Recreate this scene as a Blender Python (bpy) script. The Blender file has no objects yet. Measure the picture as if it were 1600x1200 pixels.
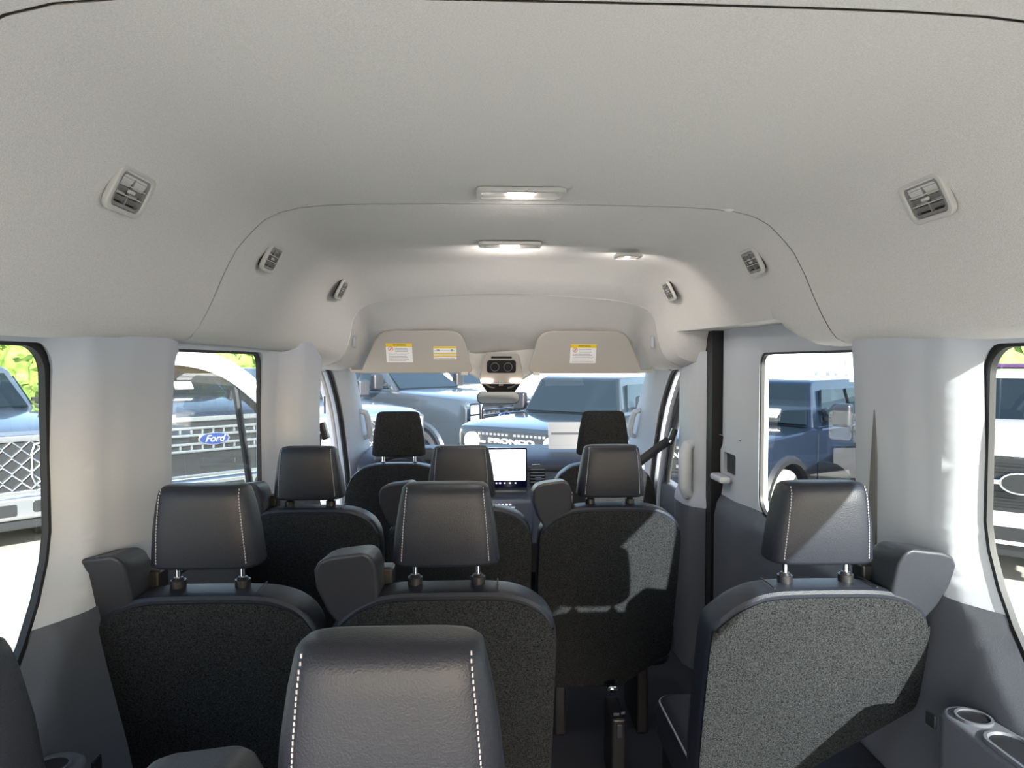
import bpy, bmesh, math, random
from math import sin, cos, pi, radians
from mathutils import Vector, Matrix
from mathutils.geometry import delaunay_2d_cdt
random.seed(7)
SC = bpy.context.scene
COL = SC.collection
C = 0.098                      # lateral centre of the van
GZ = -0.70                     # car-park ground, below the van floor (z = 0)
# ---------------------------------------------------------------- camera
cam = bpy.data.cameras.new('camera'); camo = bpy.data.objects.new('camera', cam); COL.objects.link(camo)
cam.sensor_width = 36; cam.lens = 36*1050/1600; cam.clip_start = 0.02; cam.clip_end = 600
camo.location = (0, 0, 1.45)
camo.rotation_euler = (radians(90-1.91), 0, radians(-2.34))
SC.camera = camo
# ---------------------------------------------------------------- world, sun, exposure
SUN = Vector((0.42, -1.0, 0.465)).normalized()
w = bpy.data.worlds.new('sky'); SC.world = w; w.use_nodes = True
nt = w.node_tree; nt.nodes.clear()
sky = nt.nodes.new('ShaderNodeTexSky'); sky.sky_type = 'NISHITA'; sky.sun_disc = False
sky.sun_elevation = math.asin(SUN.z); sky.sun_rotation = math.atan2(SUN.x, SUN.y)
sky.air_density = 1.0; sky.dust_density = 1.5; sky.ozone_density = 1.0
bg = nt.nodes.new('ShaderNodeBackground'); bg.inputs['Strength'].default_value = 0.5
hs = nt.nodes.new('ShaderNodeHueSaturation'); hs.inputs['Saturation'].default_value = 0.95
wo = nt.nodes.new('ShaderNodeOutputWorld')
nt.links.new(sky.outputs[0], hs.inputs['Color']); nt.links.new(hs.outputs[0], bg.inputs[0]); nt.links.new(bg.outputs[0], wo.inputs[0])
sl = bpy.data.lights.new('sun', 'SUN'); sl.energy = 21.0; sl.angle = radians(0.6); sl.color = (1.0, 0.96, 0.88)
so = bpy.data.objects.new('sun', sl); COL.objects.link(so); so.rotation_euler = SUN.to_track_quat('Z', 'Y').to_euler()
so.location = (6, -8, 9)
SC.view_settings.view_transform = 'Standard'; SC.view_settings.look = 'None'; SC.view_settings.gamma = 1
SC.view_settings.use_curve_mapping = False
SC.view_settings.exposure = 0.82
SC.cycles.max_bounces = 10; SC.cycles.diffuse_bounces = 6; SC.cycles.transparent_max_bounces = 16
SC.cycles.sample_clamp_indirect = 6; SC.cycles.use_denoising = True

# ---------------------------------------------------------------- materials
def inp(n, *names):
    for k in names:
        if k in n.inputs: return n.inputs[k]
def pbr(name, col, rough=0.5, metal=0.0, spec=0.5, bump=0, bscale=200, speck=0, sscale=300, coat=0, emit=None, estr=0, sheen=0, stretch=None):
    m = bpy.data.materials.new(name); m.use_nodes = True; t = m.node_tree
    b = t.nodes['Principled BSDF']
    b.inputs['Base Color'].default_value = (*col, 1); b.inputs['Roughness'].default_value = rough
    b.inputs['Metallic'].default_value = metal; inp(b, 'Specular IOR Level', 'Specular').default_value = spec
    if coat: inp(b, 'Coat Weight', 'Clearcoat').default_value = coat; inp(b, 'Coat Roughness').default_value = 0.04
    if sheen: inp(b, 'Sheen Weight', 'Sheen').default_value = sheen
    if emit: inp(b, 'Emission Color', 'Emission').default_value = (*emit, 1); b.inputs['Emission Strength'].default_value = estr
    if bump or speck:
        tc = t.nodes.new('ShaderNodeTexCoord'); mp = t.nodes.new('ShaderNodeMapping')
        if stretch: mp.inputs['Scale'].default_value = stretch
        t.links.new(tc.outputs['Object'], mp.inputs[0])
    if bump:
        n = t.nodes.new('ShaderNodeTexNoise'); n.inputs['Scale'].default_value = bscale; n.inputs['Detail'].default_value = 3
        bp = t.nodes.new('ShaderNodeBump'); bp.inputs['Strength'].default_value = bump; bp.inputs['Distance'].default_value = 0.002
        t.links.new(mp.outputs[0], n.inputs['Vector']); t.links.new(n.outputs[0], bp.inputs['Height']); t.links.new(bp.outputs[0], b.inputs['Normal'])
    if speck:
        n2 = t.nodes.new('ShaderNodeTexNoise'); n2.inputs['Scale'].default_value = sscale; n2.inputs['Detail'].default_value = 2
        r = t.nodes.new('ShaderNodeMapRange'); r.inputs[1].default_value = 0.3; r.inputs[2].default_value = 0.7
        r.inputs[3].default_value = 1-speck; r.inputs[4].default_value = 1+speck
        mx = t.nodes.new('ShaderNodeVectorMath'); mx.operation = 'SCALE'; mx.inputs[0].default_value = col
        t.links.new(mp.outputs[0], n2.inputs['Vector']); t.links.new(n2.outputs[0], r.inputs[0]); t.links.new(r.outputs[0], mx.inputs['Scale'])
        t.links.new(mx.outputs[0], b.inputs['Base Color'])
    return m
def glass(name, tint, gloss=0.06, veil=0.0):
    m = bpy.data.materials.new(name); m.use_nodes = True; t = m.node_tree; t.nodes.clear()
    o = t.nodes.new('ShaderNodeOutputMaterial'); tr = t.nodes.new('ShaderNodeBsdfTransparent'); tr.inputs[0].default_value = (*tint, 1)
    gl = t.nodes.new('ShaderNodeBsdfGlossy'); gl.inputs['Roughness'].default_value = 0.01
    lw = t.nodes.new('ShaderNodeLayerWeight'); lw.inputs[0].default_value = 0.5
    pw = t.nodes.new('ShaderNodeMath'); pw.operation = 'POWER'; pw.inputs[1].default_value = 5
    fr = t.nodes.new('ShaderNodeMath'); fr.operation = 'MULTIPLY_ADD'; fr.inputs[1].default_value = 0.7; fr.inputs[2].default_value = gloss
    t.links.new(lw.outputs['Facing'], pw.inputs[0]); t.links.new(pw.outputs[0], fr.inputs[0])
    mx = t.nodes.new('ShaderNodeMixShader'); t.links.new(fr.outputs[0], mx.inputs[0]); t.links.new(tr.outputs[0], mx.inputs[1]); t.links.new(gl.outputs[0], mx.inputs[2])
    last = mx
    if veil:
        tl = t.nodes.new('ShaderNodeBsdfTranslucent'); tl.inputs[0].default_value = (0.95, 0.95, 0.95, 1)  # white translucent share that imitates veiling glare
        m2 = t.nodes.new('ShaderNodeMixShader'); m2.inputs[0].default_value = veil
        t.links.new(mx.outputs[0], m2.inputs[1]); t.links.new(tl.outputs[0], m2.inputs[2]); last = m2
    t.links.new(last.outputs[0], o.inputs[0]); return m
M = {}
M['headliner'] = pbr('headliner_cloth', (0.62, 0.605, 0.58), 0.95, spec=0.1, bump=0.5, bscale=420, speck=0.10, sscale=450)
M['trim'] = pbr('light_grey_trim', (0.46, 0.485, 0.53), 0.6, spec=0.3, bump=0.15, bscale=600)
M['seam'] = pbr('seam_shadow_gap', (0.16, 0.155, 0.15), 0.9)
M['dark'] = pbr('charcoal_trim', (0.085, 0.09, 0.105), 0.5, spec=0.4, bump=0.3, bscale=500)
M['rubber'] = pbr('black_rubber', (0.008, 0.008, 0.009), 0.55)
M['black'] = pbr('black_plastic', (0.012, 0.012, 0.014), 0.35)
M['fabric'] = pbr('black_knit_fabric', (0.0205, 0.0215, 0.0230), 0.95, spec=0.04, bump=0.7, bscale=500, speck=0.75, sscale=330)
M['leather'] = pbr('black_vinyl', (0.0135, 0.0155, 0.0235), 0.45, spec=0.42, bump=0.35, bscale=420)
M['bolster'] = pbr('dark_moulded_plastic', (0.024, 0.026, 0.034), 0.42, spec=0.5, bump=0.3, bscale=600)
M['thread'] = pbr('pale_grey_thread', (0.34, 0.33, 0.36), 0.8)
M['chrome'] = pbr('chrome', (0.85, 0.86, 0.88), 0.12, metal=1)
M['steel'] = pbr('satin_steel', (0.5, 0.51, 0.53), 0.3, metal=1)
M['carpet'] = pbr('dark_floor_vinyl', (0.02, 0.022, 0.03), 0.8, bump=0.4, bscale=150, speck=0.3)
M['visor'] = pbr('visor_vinyl', (0.40, 0.375, 0.345), 0.7, spec=0.2)
M['white'] = pbr('white_print', (0.80, 0.80, 0.80), 0.6)
M['yellow'] = pbr('yellow_print', (0.80, 0.56, 0.03), 0.6)
M['ink'] = pbr('grey_print', (0.33, 0.33, 0.36), 0.7)
M['red'] = pbr('red_print', (0.65, 0.05, 0.04), 0.6)
M['ventgrey'] = pbr('clear_grey_louvre', (0.20, 0.195, 0.19), 0.35, spec=0.5)
M['ventdark'] = pbr('vent_throat', (0.015, 0.015, 0.015), 0.6)
M['bezel'] = pbr('vent_bezel', (0.50, 0.49, 0.46), 0.4, spec=0.5)
M['lens'] = pbr('clear_lens', (0.62, 0.64, 0.63), 0.15, spec=0.6)
M['bulb'] = pbr('lit_led', (1, 0.9, 0.85), 0.4, emit=(1.0, 0.80, 0.72), estr=9)
M['mirror'] = pbr('mirror_glass', (0.9, 0.9, 0.88), 0.02, metal=1)
M['screen'] = pbr('lit_screen', (0.9, 0.9, 0.9), 0.3, emit=(1, 1, 1), estr=1.3)
M['icon'] = pbr('lit_icons', (0.9, 0.9, 1), 0.3, emit=(0.8, 0.85, 1), estr=0.8)
M['screendark'] = pbr('screen_glass_black', (0.006, 0.005, 0.03), 0.1)
M['dash'] = pbr('dash_grey_plastic', (0.13, 0.145, 0.19), 0.5, bump=0.2, bscale=400)
M['dashtop'] = pbr('dash_top_plastic', (0.05, 0.055, 0.07), 0.55)
M['webbing'] = pbr('seat_belt_webbing', (0.03, 0.032, 0.036), 0.7, bump=0.5, bscale=700)
M['bodywhite'] = pbr('white_body_paint', (0.78, 0.78, 0.78), 0.25, coat=0.7)
M['flange'] = pbr('bare_grey_flange', (0.50, 0.50, 0.53), 0.35)
M['glass_side'] = glass('tinted_side_glass', (0.47, 0.51, 0.52))
M['glass_clear'] = glass('clear_glass', (0.86, 0.90, 0.89))
M['glass_shield'] = glass('glare_veiled_windscreen_glass', (0.76, 0.80, 0.82), veil=0.012)  # faint white veil mixed into the pane in place of glare
M['paper'] = pbr('reflected_white_paper', (0.9, 0.9, 0.9), 0.8)
# outside
M['tyre'] = pbr('tyre_rubber', (0.025, 0.025, 0.026), 0.8, bump=0.6, bscale=60)
M['tyre_dusty'] = pbr('dusty_tyre_rubber', (0.17, 0.165, 0.15), 0.9, bump=0.6, bscale=60)
M['rim'] = pbr('alloy_rim', (0.55, 0.56, 0.58), 0.3, metal=1)
M['carglass'] = pbr('dark_car_glass', (0.008, 0.013, 0.016), 0.04, spec=0.5)
M['under'] = pbr('underbody_black', (0.01, 0.01, 0.01), 0.9)
M['lamp'] = pbr('headlamp_glass', (0.30, 0.32, 0.34), 0.12, metal=0.3, coat=1)
M['amber'] = pbr('amber_marker', (0.6, 0.08, 0.03), 0.3)
M['grille_black'] = pbr('grille_black', (0.015, 0.016, 0.018), 0.4)
M['badge_blue'] = pbr('badge_blue', (0.01, 0.04, 0.22), 0.2, coat=1)
M['leaf'] = pbr('bright_leaves', (0.17, 0.27, 0.05), 0.6, speck=0.6, sscale=3)
M['leaf2'] = pbr('dark_leaves', (0.08, 0.16, 0.03), 0.6, speck=0.5, sscale=3)
M['bark'] = pbr('bark', (0.10, 0.075, 0.05), 0.9)
def paint(name, col, metal=0.15): return pbr(name, col, 0.28, metal=metal, coat=1.0)
P_BLUE = paint('deep_blue_paint', (0.010, 0.020, 0.042)); P_SILV = paint('silver_blue_paint', (0.07, 0.09, 0.12))
P_GREY = paint('slate_grey_paint', (0.030, 0.037, 0.044)); P_WHITE = paint('white_paint', (0.80, 0.80, 0.80), 0)
P_NAVY = paint('navy_paint', (0.004, 0.008, 0.018)); P_BLACK = paint('black_paint', (0.02, 0.022, 0.03)); P_GREEN = paint('dark_grey_green_paint', (0.012, 0.016, 0.018))
P_PURP = paint('dark_purple_paint', (0.035, 0.02, 0.07)); P_RED = paint('plum_paint', (0.12, 0.04, 0.12))

# ---------------------------------------------------------------- helpers
def put(o, parent=None):
    COL.objects.link(o)
    if parent is not None: o.parent = parent
    return o
def mesh(name, verts, faces, mat, parent=None, smooth=True, ang=35, bevel=0, seg=3, solid=0, off=-1, subd=0, fixn=True, loc=None, rot=None):
    me = bpy.data.meshes.new(name); me.from_pydata([tuple(v) for v in verts], [], faces)
    if fixn:
        bm = bmesh.new(); bm.from_mesh(me); bmesh.ops.recalc_face_normals(bm, faces=bm.faces); bm.to_mesh(me); bm.free()
    me.materials.append(mat)
    o = bpy.data.objects.new(name, me); put(o, parent)
    if loc: o.location = loc
    if rot: o.rotation_euler = rot
    if smooth:
        me.shade_smooth()
        try: me.set_sharp_from_angle(angle=radians(ang))
        except Exception: pass
    if solid:
        s = o.modifiers.new('s', 'SOLIDIFY'); s.thickness = solid; s.offset = off
    if bevel:
        b = o.modifiers.new('b', 'BEVEL'); b.width = bevel; b.segments = seg; b.limit_method = 'ANGLE'; b.angle_limit = radians(30)
        wn = o.modifiers.new('w', 'WEIGHTED_NORMAL'); wn.keep_sharp = False
        for e in me.edges: e.use_edge_sharp = False
    if subd:
        s = o.modifiers.new('u', 'SUBSURF'); s.levels = subd; s.render_levels = subd
    return o
class G:                                  # geometry collector: several pieces of ONE part
    def __init__(s): s.v = []; s.f = []
    def add(s, vs, fs):
        n = len(s.v); s.v += [Vector(v) for v in vs]; s.f += [tuple(i+n for i in f) for f in fs]; return s
    def box(s, c, d, M_=None):
        x, y, z = d[0]/2, d[1]/2, d[2]/2
        vs = [Vector((a, b, e)) for a in (-x, x) for b in (-y, y) for e in (-z, z)]
        if M_ is not None: vs = [M_ @ v for v in vs]
        vs = [v+Vector(c) for v in vs]
        return s.add(vs, [(0, 1, 3, 2), (4, 6, 7, 5), (0, 4, 5, 1), (2, 3, 7, 6), (0, 2, 6, 4), (1, 5, 7, 3)])
    def prism(s, pts, fn, d0, d1):        # pts 2-D outline, fn(a,b,d) -> xyz
        n = len(pts)
        vs = [fn(a, b, d0) for a, b in pts]+[fn(a, b, d1) for a, b in pts]
        fs = [tuple(range(n))[::-1], tuple(range(n, 2*n))]+[(i, (i+1) % n, n+(i+1) % n, n+i) for i in range(n)]
        return s.add(vs, fs)
    def ring(s, outer, inner, fn, d0, d1):
        n = len(outer)
        vs = [fn(*p, d0) for p in outer]+[fn(*p, d0) for p in inner]+[fn(*p, d1) for p in outer]+[fn(*p, d1) for p in inner]
        fs = []
        for i in range(n):
            j = (i+1) % n
            fs += [(i, j, n+j, n+i), (2*n+i, 3*n+i, 3*n+j, 2*n+j), (i, 2*n+i, 2*n+j, j), (n+i, n+j, 3*n+j, 3*n+i)]
        return s.add(vs, fs)
    def tube(s, path, r, k=10, closed=False):
        path = [Vector(p) for p in path]; n = len(path); rs = r if isinstance(r, (list, tuple)) else [r]*n
        base = []; up0 = None
        for i, p in enumerate(path):
            a = path[(i-1) % n] if (closed or i > 0) else p; b = path[(i+1) % n] if (closed or i < n-1) else p
            t = (b-a).normalized()
            if up0 is None:
                up0 = Vector((0, 0, 1)) if abs(t.z) < .9 else Vector((1, 0, 0))
            x = t.cross(up0).normalized(); y = x.cross(t).normalized(); up0 = y
            base.append([p+x*rs[i]*cos(2*pi*j/k)+y*rs[i]*sin(2*pi*j/k) for j in range(k)])
        vs = [v for b in base for v in b]; fs = []
        for i in range(n if closed else n-1):
            ii = (i+1) % n
            fs += [(i*k+j, i*k+(j+1) % k, ii*k+(j+1) % k, ii*k+j) for j in range(k)]
        if not closed: fs += [tuple(range(k))[::-1], tuple((n-1)*k+j for j in range(k))]
        return s.add(vs, fs)
    def cyl(s, a, b, r, k=20, r2=None): return s.tube([a, b], [r, r if r2 is None else r2], k)
    def ell(s, c, d, k=16, rings=8):
        vs = []; fs = []
        for i in range(rings+1):
            th = pi*i/rings
            for j in range(k):
                ph = 2*pi*j/k; vs.append((c[0]+d[0]*sin(th)*cos(ph), c[1]+d[1]*sin(th)*sin(ph), c[2]+d[2]*cos(th)))
        for i in range(rings):
            fs += [(i*k+j, i*k+(j+1) % k, (i+1)*k+(j+1) % k, (i+1)*k+j) for j in range(k)]
        return s.add(vs, fs)
    def obj(s, name, mat, parent=None, **kw): return mesh(name, s.v, s.f, mat, parent, **kw)
def thing(name, loc, label, cat, group=None, rz=0, kind=None):
    o = bpy.data.objects.new(name, None); COL.objects.link(o); o.location = loc; o.rotation_euler = (0, 0, rz); o.empty_display_size = .1
    return tag(o, label, cat, group, kind)
def tag(o, label=None, cat=None, group=None, kind=None):
    if label: o['label'] = label
    if cat: o['category'] = cat
    if group: o['group'] = group
    if kind: o['kind'] = kind
    return o
def struct(o): o['kind'] = 'structure'; return o
def dup(root, label=None, parent=None):
    c = root.copy(); COL.objects.link(c)
    if parent is not None: c.parent = parent
    if label: c['label'] = label
    for ch in list(root.children): dup(ch, None, c)
    return c
def rrect(x0, x1, y0, y1, r, k=6):
    if not isinstance(r, (list, tuple)): r = [r]*4
    pts = []
    for (cx, cy, a0, rr) in ((x1-r[0], y1-r[0], 0, r[0]), (x0+r[1], y1-r[1], 90, r[1]), (x0+r[2], y0+r[2], 180, r[2]), (x1-r[3], y0+r[3], 270, r[3])):
        for i in range(k+1):
            a = radians(a0+90*i/k); pts.append((cx+rr*cos(a), cy+rr*sin(a)))
    return pts
def lerp_tab(tab, x):
    if x <= tab[0][0]: return tab[0][1]
    for (a, va), (b, vb) in zip(tab, tab[1:]):
        if x <= b:
            t = (x-a)/(b-a); t = t*t*(3-2*t); return va+(vb-va)*t
    return tab[-1][1]
def text_mesh(name, s, size, mat, parent, mtx, ext=0.001, shear=0, bold=0):
    cu = bpy.data.curves.new('t', 'FONT'); cu.body = s; cu.size = size; cu.extrude = ext; cu.align_x = 'CENTER'; cu.align_y = 'CENTER'; cu.shear = shear; cu.offset = bold
    to = bpy.data.objects.new('t', cu); COL.objects.link(to); bpy.context.view_layer.update()
    me = bpy.data.meshes.new_from_object(to.evaluated_get(bpy.context.evaluated_depsgraph_get()))
    bpy.data.objects.remove(to); me.transform(mtx); me.materials.clear(); me.materials.append(mat); me.name = name
    o = bpy.data.objects.new(name, me); return put(o, parent)

# ================================================================ VAN SHELL
def sheet(name, outer, holes, X, thick, mat, keep=None, cons=(), step=0.05):
    """panel cut from an outline with window holes; X(y,z) gives the lateral position. Triangulated with a grid so it can bend."""
    from bisect import bisect
    pts = []; loops = []
    for L in [outer]+list(holes):
        n = len(pts); L2 = []
        for i, p in enumerate(L):
            q = L[(i+1) % len(L)]; d = math.dist(p, q); k = max(1, int(d/step))
            L2 += [(p[0]+(q[0]-p[0])*j/k, p[1]+(q[1]-p[1])*j/k) for j in range(k)]
        pts += L2; loops.append([n+i for i in range(len(L2))])
    edges = [(l[i], l[(i+1) % len(l)]) for l in loops for i in range(len(l))]
    ys = [p[0] for p in outer]; zs = [p[1] for p in outer]
    for H_ in holes:
        n = len(H_)
        for d in (.020, .042, .064):
            acc = 0
            for i in range(n):
                a = Vector(H_[i]); b = Vector(H_[(i+1) % n]); L_ = (b-a).length
                if L_ < 1e-6: continue
                nn = Vector(((b-a).y, -(b-a).x)).normalized(); k = max(1, int(L_/.03))
                for j in range(k):
                    q = a+(b-a)*(j+.5)/k+nn*d
                    if min(ys) < q.x < max(ys) and min(zs) < q.y < max(zs) and (L_ > .02 or i % 2 == 0): pts.append((q.x, q.y))
    y = min(ys)+step/2
    while y < max(ys):
        z = min(zs)+step/2
        while z < max(zs):
            pts.append((y, z)); z += step
        y += step
    r = delaunay_2d_cdt([Vector(p) for p in pts], edges, [], 0, 1e-5)
    def inside(poly, x, y):
        c = False; n = len(poly)
        for i in range(n):
            x1, y1 = poly[i]; x2, y2 = poly[(i+1) % n]
            if (y1 > y) != (y2 > y) and x < (x2-x1)*(y-y1)/(y2-y1)+x1: c = not c
        return c
    V = r[0]; F = []
    for f in r[2]:
        cx = sum(V[i].x for i in f)/3; cy = sum(V[i].y for i in f)/3
        if inside(outer, cx, cy) and not any(inside(h, cx, cy) for h in holes) and (keep is None or keep(cx, cy)): F.append(tuple(f))
    used = sorted({i for f in F for i in f}); mp = {i: k for k, i in enumerate(used)}
    vs = [(X(V[i].x, V[i].y), V[i].x, V[i].y) for i in used]; F = [tuple(mp[i] for i in f) for f in F]
    side = -1 if vs[0][0] < C else 1
    o = mesh(name, vs, F, mat, smooth=False, fixn=False)
    bm = bmesh.new(); bm.from_mesh(o.data); bm.normal_update()
    fl = [f for f in bm.faces if f.normal.x*side > 0]
    bmesh.ops.reverse_faces(bm, faces=fl); bm.to_mesh(o.data); bm.free()
    o.data.shade_smooth(); s = o.modifiers.new('s', 'SOLIDIFY'); s.thickness = thick; s.offset = -1; s.use_even_offset = False
    e = o.modifiers.new('e', 'EDGE_SPLIT'); e.split_angle = radians(50)
    return o
W1 = rrect(-0.05, 1.42, 0.70, 1.488, [0.058, 0.055, 0.15, 0.17], 8)[:-9]+[(1.10, .702), (1.18, .732), (1.245, .785), (1.295, .838), (1.338, .895), (1.378, .965), (1.408, 1.04), (1.42, 1.10)]
W2 = rrect(1.83, 2.605, 0.85, 1.485, [0.045, 0.045, 0.06, 0.07], 8)
W1P = []
for i_ in range(len(W1)):
    a_, b_ = W1[i_], W1[(i_+1) % len(W1)]; k_ = max(1, int(math.dist(a_, b_)/.02))
    W1P += [(a_[0]+(b_[0]-a_[0])*j/k_, a_[1]+(b_[1]-a_[1])*j/k_) for j in range(k_)]
def flare(y, z):
    if y > 1.55: return 0
    d = 9
    for i in range(len(W1)):
        ax, ay = W1[i]; bx, by = W1[(i+1) % len(W1)]; L2 = (bx-ax)**2+(by-ay)**2
        if L2 < 1e-9: continue
        t = max(0, min(1, ((y-ax)*(bx-ax)+(z-ay)*(by-ay))/L2)); d = min(d, math.dist((y, z), (ax+(bx-ax)*t, ay+(by-ay)*t)))
    t = max(0, 1-d/.065); return .042*t
def bulge(y, z):                                        # pillar relief of the side lining, half width
    h = 0.955-0.05*max(0, (z-1.2)/0.3)**1.5*0.35
    pil = lerp_tab([(1.42, .0), (1.46, .010), (1.53, .014), (1.58, .026), (1.76, .030), (1.84, .018)], y) if 1.42 < y < 1.85 else 0
    low = lerp_tab([(0.55, .03), (0.9, .0), (1.0, 0)], z)
    if z < 1.0: h += 0.0
    return h-pil-low*0.6+flare(y, z)
def bpil(y, z):                                         # B pillar lining
    return lerp_tab([(2.60, 0.0), (2.64, .012), (2.74, .02), (2.82, .095), (2.88, .105), (3.06, .115), (3.11, .09)], y)
wl_out = [(-.3, 0.90), (3.10, 0.90), (3.10, 1.44), (2.9, 1.53), (-.3, 1.53)]
wl = sheet('wall_left', wl_out, [W1, W2], lambda y, z: C-(bulge(y, z)-bpil(y, z)), .022, M['trim'], step=.03); struct(wl)
ll = sheet('wall_left_lower', [(-.3, 0), (3.3, 0), (3.3, .5), (3.10, .918), (-.3, .918)], [W1, W2], lambda y, z: C-(bulge(y, z)-bpil(y, z)*(.5 if z < .6 else .9))+.004, .022, M['dark']); struct(ll)
wr = sheet('wall_right', [(-.3, 0.90), (1.825, 0.90), (1.825, 1.53), (-.3, 1.53)], [W1, W2], lambda y, z: C+bulge(y, z), .022, M['trim'], step=.03); struct(wr)
lr = sheet('wall_right_lower', [(-.3, 0), (1.825, 0), (1.825, .918), (-.3, .918)], [W1, W2], lambda y, z: C+bulge(y, z)-.004, .022, M['dark']); struct(lr)
# sliding door (right)
def sdoor(y, z):
    h = 0.985
    h -= lerp_tab([(2.60, 0), (2.66, .008), (2.72, .022), (2.78, .03), (2.95, .03), (2.99, .0)], y) if y > 2.58 else 0
    h -= lerp_tab([(.80, .035), (.86, .0)], z)
    return h
dr = thing('door_1', (0, 0, 0), None, None, kind='structure')
pocket = rrect(2.77, 2.91, .965, 1.055, .012, 3)
o = sheet('door_upper_trim', [(1.80, .86), (2.985, .86), (2.985, 1.62), (1.80, 1.62)], [W2, pocket], lambda y, z: C+sdoor(y, z), .04, M['trim']); o.parent = dr
o = sheet('door_lower_panel', [(1.80, .05), (2.985, .05), (2.985, .86), (1.80, .86)], [W2], lambda y, z: C+sdoor(y, z), .05, M['dark']); o.parent = dr
G().box((C+.985, 2.84, 1.01), (.03, .16, .11)).obj('handle_recess', M['black'], dr)
G().box((C+.925, 2.865, .945), (.05, .13, .028)).obj('pull_ledge', M['trim'], dr, bevel=.01)
G().box((C+.962, 2.86, 1.122), (.006, .26, .004)).obj('trim_joint', M['seam'], dr)
G().box((C+.955, 2.80, .44), (.04, .07, .10)).obj('latch_box', M['black'], dr, bevel=.008)
# window frames and panes
def window(n, outline, side, x, mat):
    w_ = thing('window_%d' % n, (0, 0, 0), None, None, kind='structure')
    cy = sum(p[0] for p in outline)/len(outline); cz = sum(p[1] for p in outline)/len(outline)
    y0, y1 = min(p[0] for p in outline), max(p[0] for p in outline); z0, z1 = min(p[1] for p in outline), max(p[1] for p in outline)
    def scaled(d): return [(cy+(p[0]-cy)*(1+2*d/(y1-y0)), cz+(p[1]-cz)*(1+2*d/(z1-z0))) for p in outline]
    fn = lambda a, b, d: (C+side*(x+d), a, b)
    g = G().ring(scaled(.012), scaled(-.008), fn, -.004, .010); g.obj('gasket', M['rubber'], w_)
    v = [fn(a, b, .007) for a, b in scaled(.02)]
    mesh('pane', v, [tuple(range(len(v)))], mat, w_, smooth=False)
    return w_
window(1, W1, -1, 1.0, M['glass_side']); window(2, W2, -1, .958, M['glass_side'])
window(3, W1, 1, 1.0, M['glass_side']); window(4, W2, 1, .993, glass('light_tinted_glass', (0.56, 0.60, 0.61)))
# black seal strips around the sliding door opening
def path_x(pts, r, name, mat, side, par=None):
    g = G().tube([(C+side*h, y, z) for (h, y, z) in pts], r, 8); return g.obj(name, mat, par)
struct(G().box((C+.975, 3.03, .80), (.10, .095, 1.6)).obj('trim_1', M['rubber']))
# right B pillar
def bpr(y, z): return C+0.955-lerp_tab([(3.03, .0), (3.08, .06), (3.14, .085), (3.3, .09), (3.36, .05)], y)-(.0 if z > .8 else .02)
o = sheet('wall_right_front', [(3.045, .77), (3.37, .77), (3.37, 1.46), (3.045, 1.50)], [], bpr, .05, M['trim']); struct(o)
o = sheet('wall_right_front_lower', [(3.045, 0), (3.40, 0), (3.37, .77), (3.045, .77)], [], bpr, .05, M['dark']); struct(o)

# ---------------------------------------------------------------- headliner
KA = [(0, 1.882), (.15, 1.882), (.3, 1.881), (.42, 1.879), (.52, 1.875), (.6, 1.867), (.655, 1.853), (.695, 1.832), (.722, 1.806), (.742, 1.785), (.768, 1.755), (.80, 1.695), (.828, 1.63), (.852, 1.58), (.875, 1.54), (.895, 1.516), (.92, 1.504), (1.0, 1.494)]
KB = [(0, 1.868), (.15, 1.868), (.3, 1.866), (.42, 1.862), (.52, 1.856), (.59, 1.848), (.64, 1.838), (.68, 1.825), (.712, 1.805), (.738, 1.785), (.765, 1.75), (.79, 1.695), (.805, 1.63), (.82, 1.575), (.84, 1.53), (.86, 1.50), (.90, 1.484), (.975, 1.478)]
KC = [(0, 1.768), (.15, 1.767), (.3, 1.760), (.42, 1.752), (.52, 1.742), (.58, 1.732), (.62, 1.722), (.655, 1.71), (.68, 1.695), (.70, 1.675), (.715, 1.65), (.723, 1.61), (.73, 1.57), (.74, 1.53), (.755, 1.49), (.78, 1.455), (.84, 1.43), (.93, 1.42)]
KD = [(0, 1.42), (.15, 1.42), (.3, 1.425), (.42, 1.428), (.52, 1.43), (.58, 1.43), (.62, 1.43), (.66, 1.43), (.70, 1.428), (.725, 1.425), (.745, 1.42), (.76, 1.415), (.775, 1.41), (.785, 1.405), (.80, 1.40), (.815, 1.39), (.84, 1.38), (.90, 1.37)]
ST = [(-.3, KA), (1.86, KA), (2.5, [(h-.004*i/17, z-(.003 if i < 10 else .003)) for i, (h, z) in enumerate(KA)]), (2.92, [(h, z+(.006 if i < 5 else .003 if i < 8 else 0)) for i, (h, z) in enumerate(KB)]), (3.2, KC)]
def prof(Y):
    def raw(Y):
        for (a, ka), (b, kb) in zip(ST, ST[1:]):
            if Y <= b+1e-6:
                t = max(0, (Y-a)/(b-a))
                return [(p[0]+(q[0]-p[0])*t, p[1]+(q[1]-p[1])*t) for p, q in zip(ka, kb)]
        t = (Y-3.2)/.6
        return [(p[0]+(q[0]-p[0])*t, p[1]+(q[1]-p[1])*t) for p, q in zip(KC, KD)]
    if Y < 1.9: return raw(Y)
    w_ = min(.12, (Y-1.86)) if Y < 3.05 else max(0.0, 3.2-Y)*.8; k = [raw(Y+w_*(j/4)) for j in range(-4, 5)]
    return [(sum(q[i][0] for q in k)/9, sum(q[i][1] for q in k)/9) for i in range(len(KA))]
def profF(Y):                              # front header
    t = (Y-3.2)/(3.80-3.2)
    out = []
    for i, (p, q) in enumerate(zip(KC, KD)):
        tz = t**1.25 if i < 10 else t
        out.append((p[0]+(q[0]-p[0])*t, p[1]+(q[1]-p[1])*tz+(-.018*sin(pi*t) if i < 8 else 0)))
    return out
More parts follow.
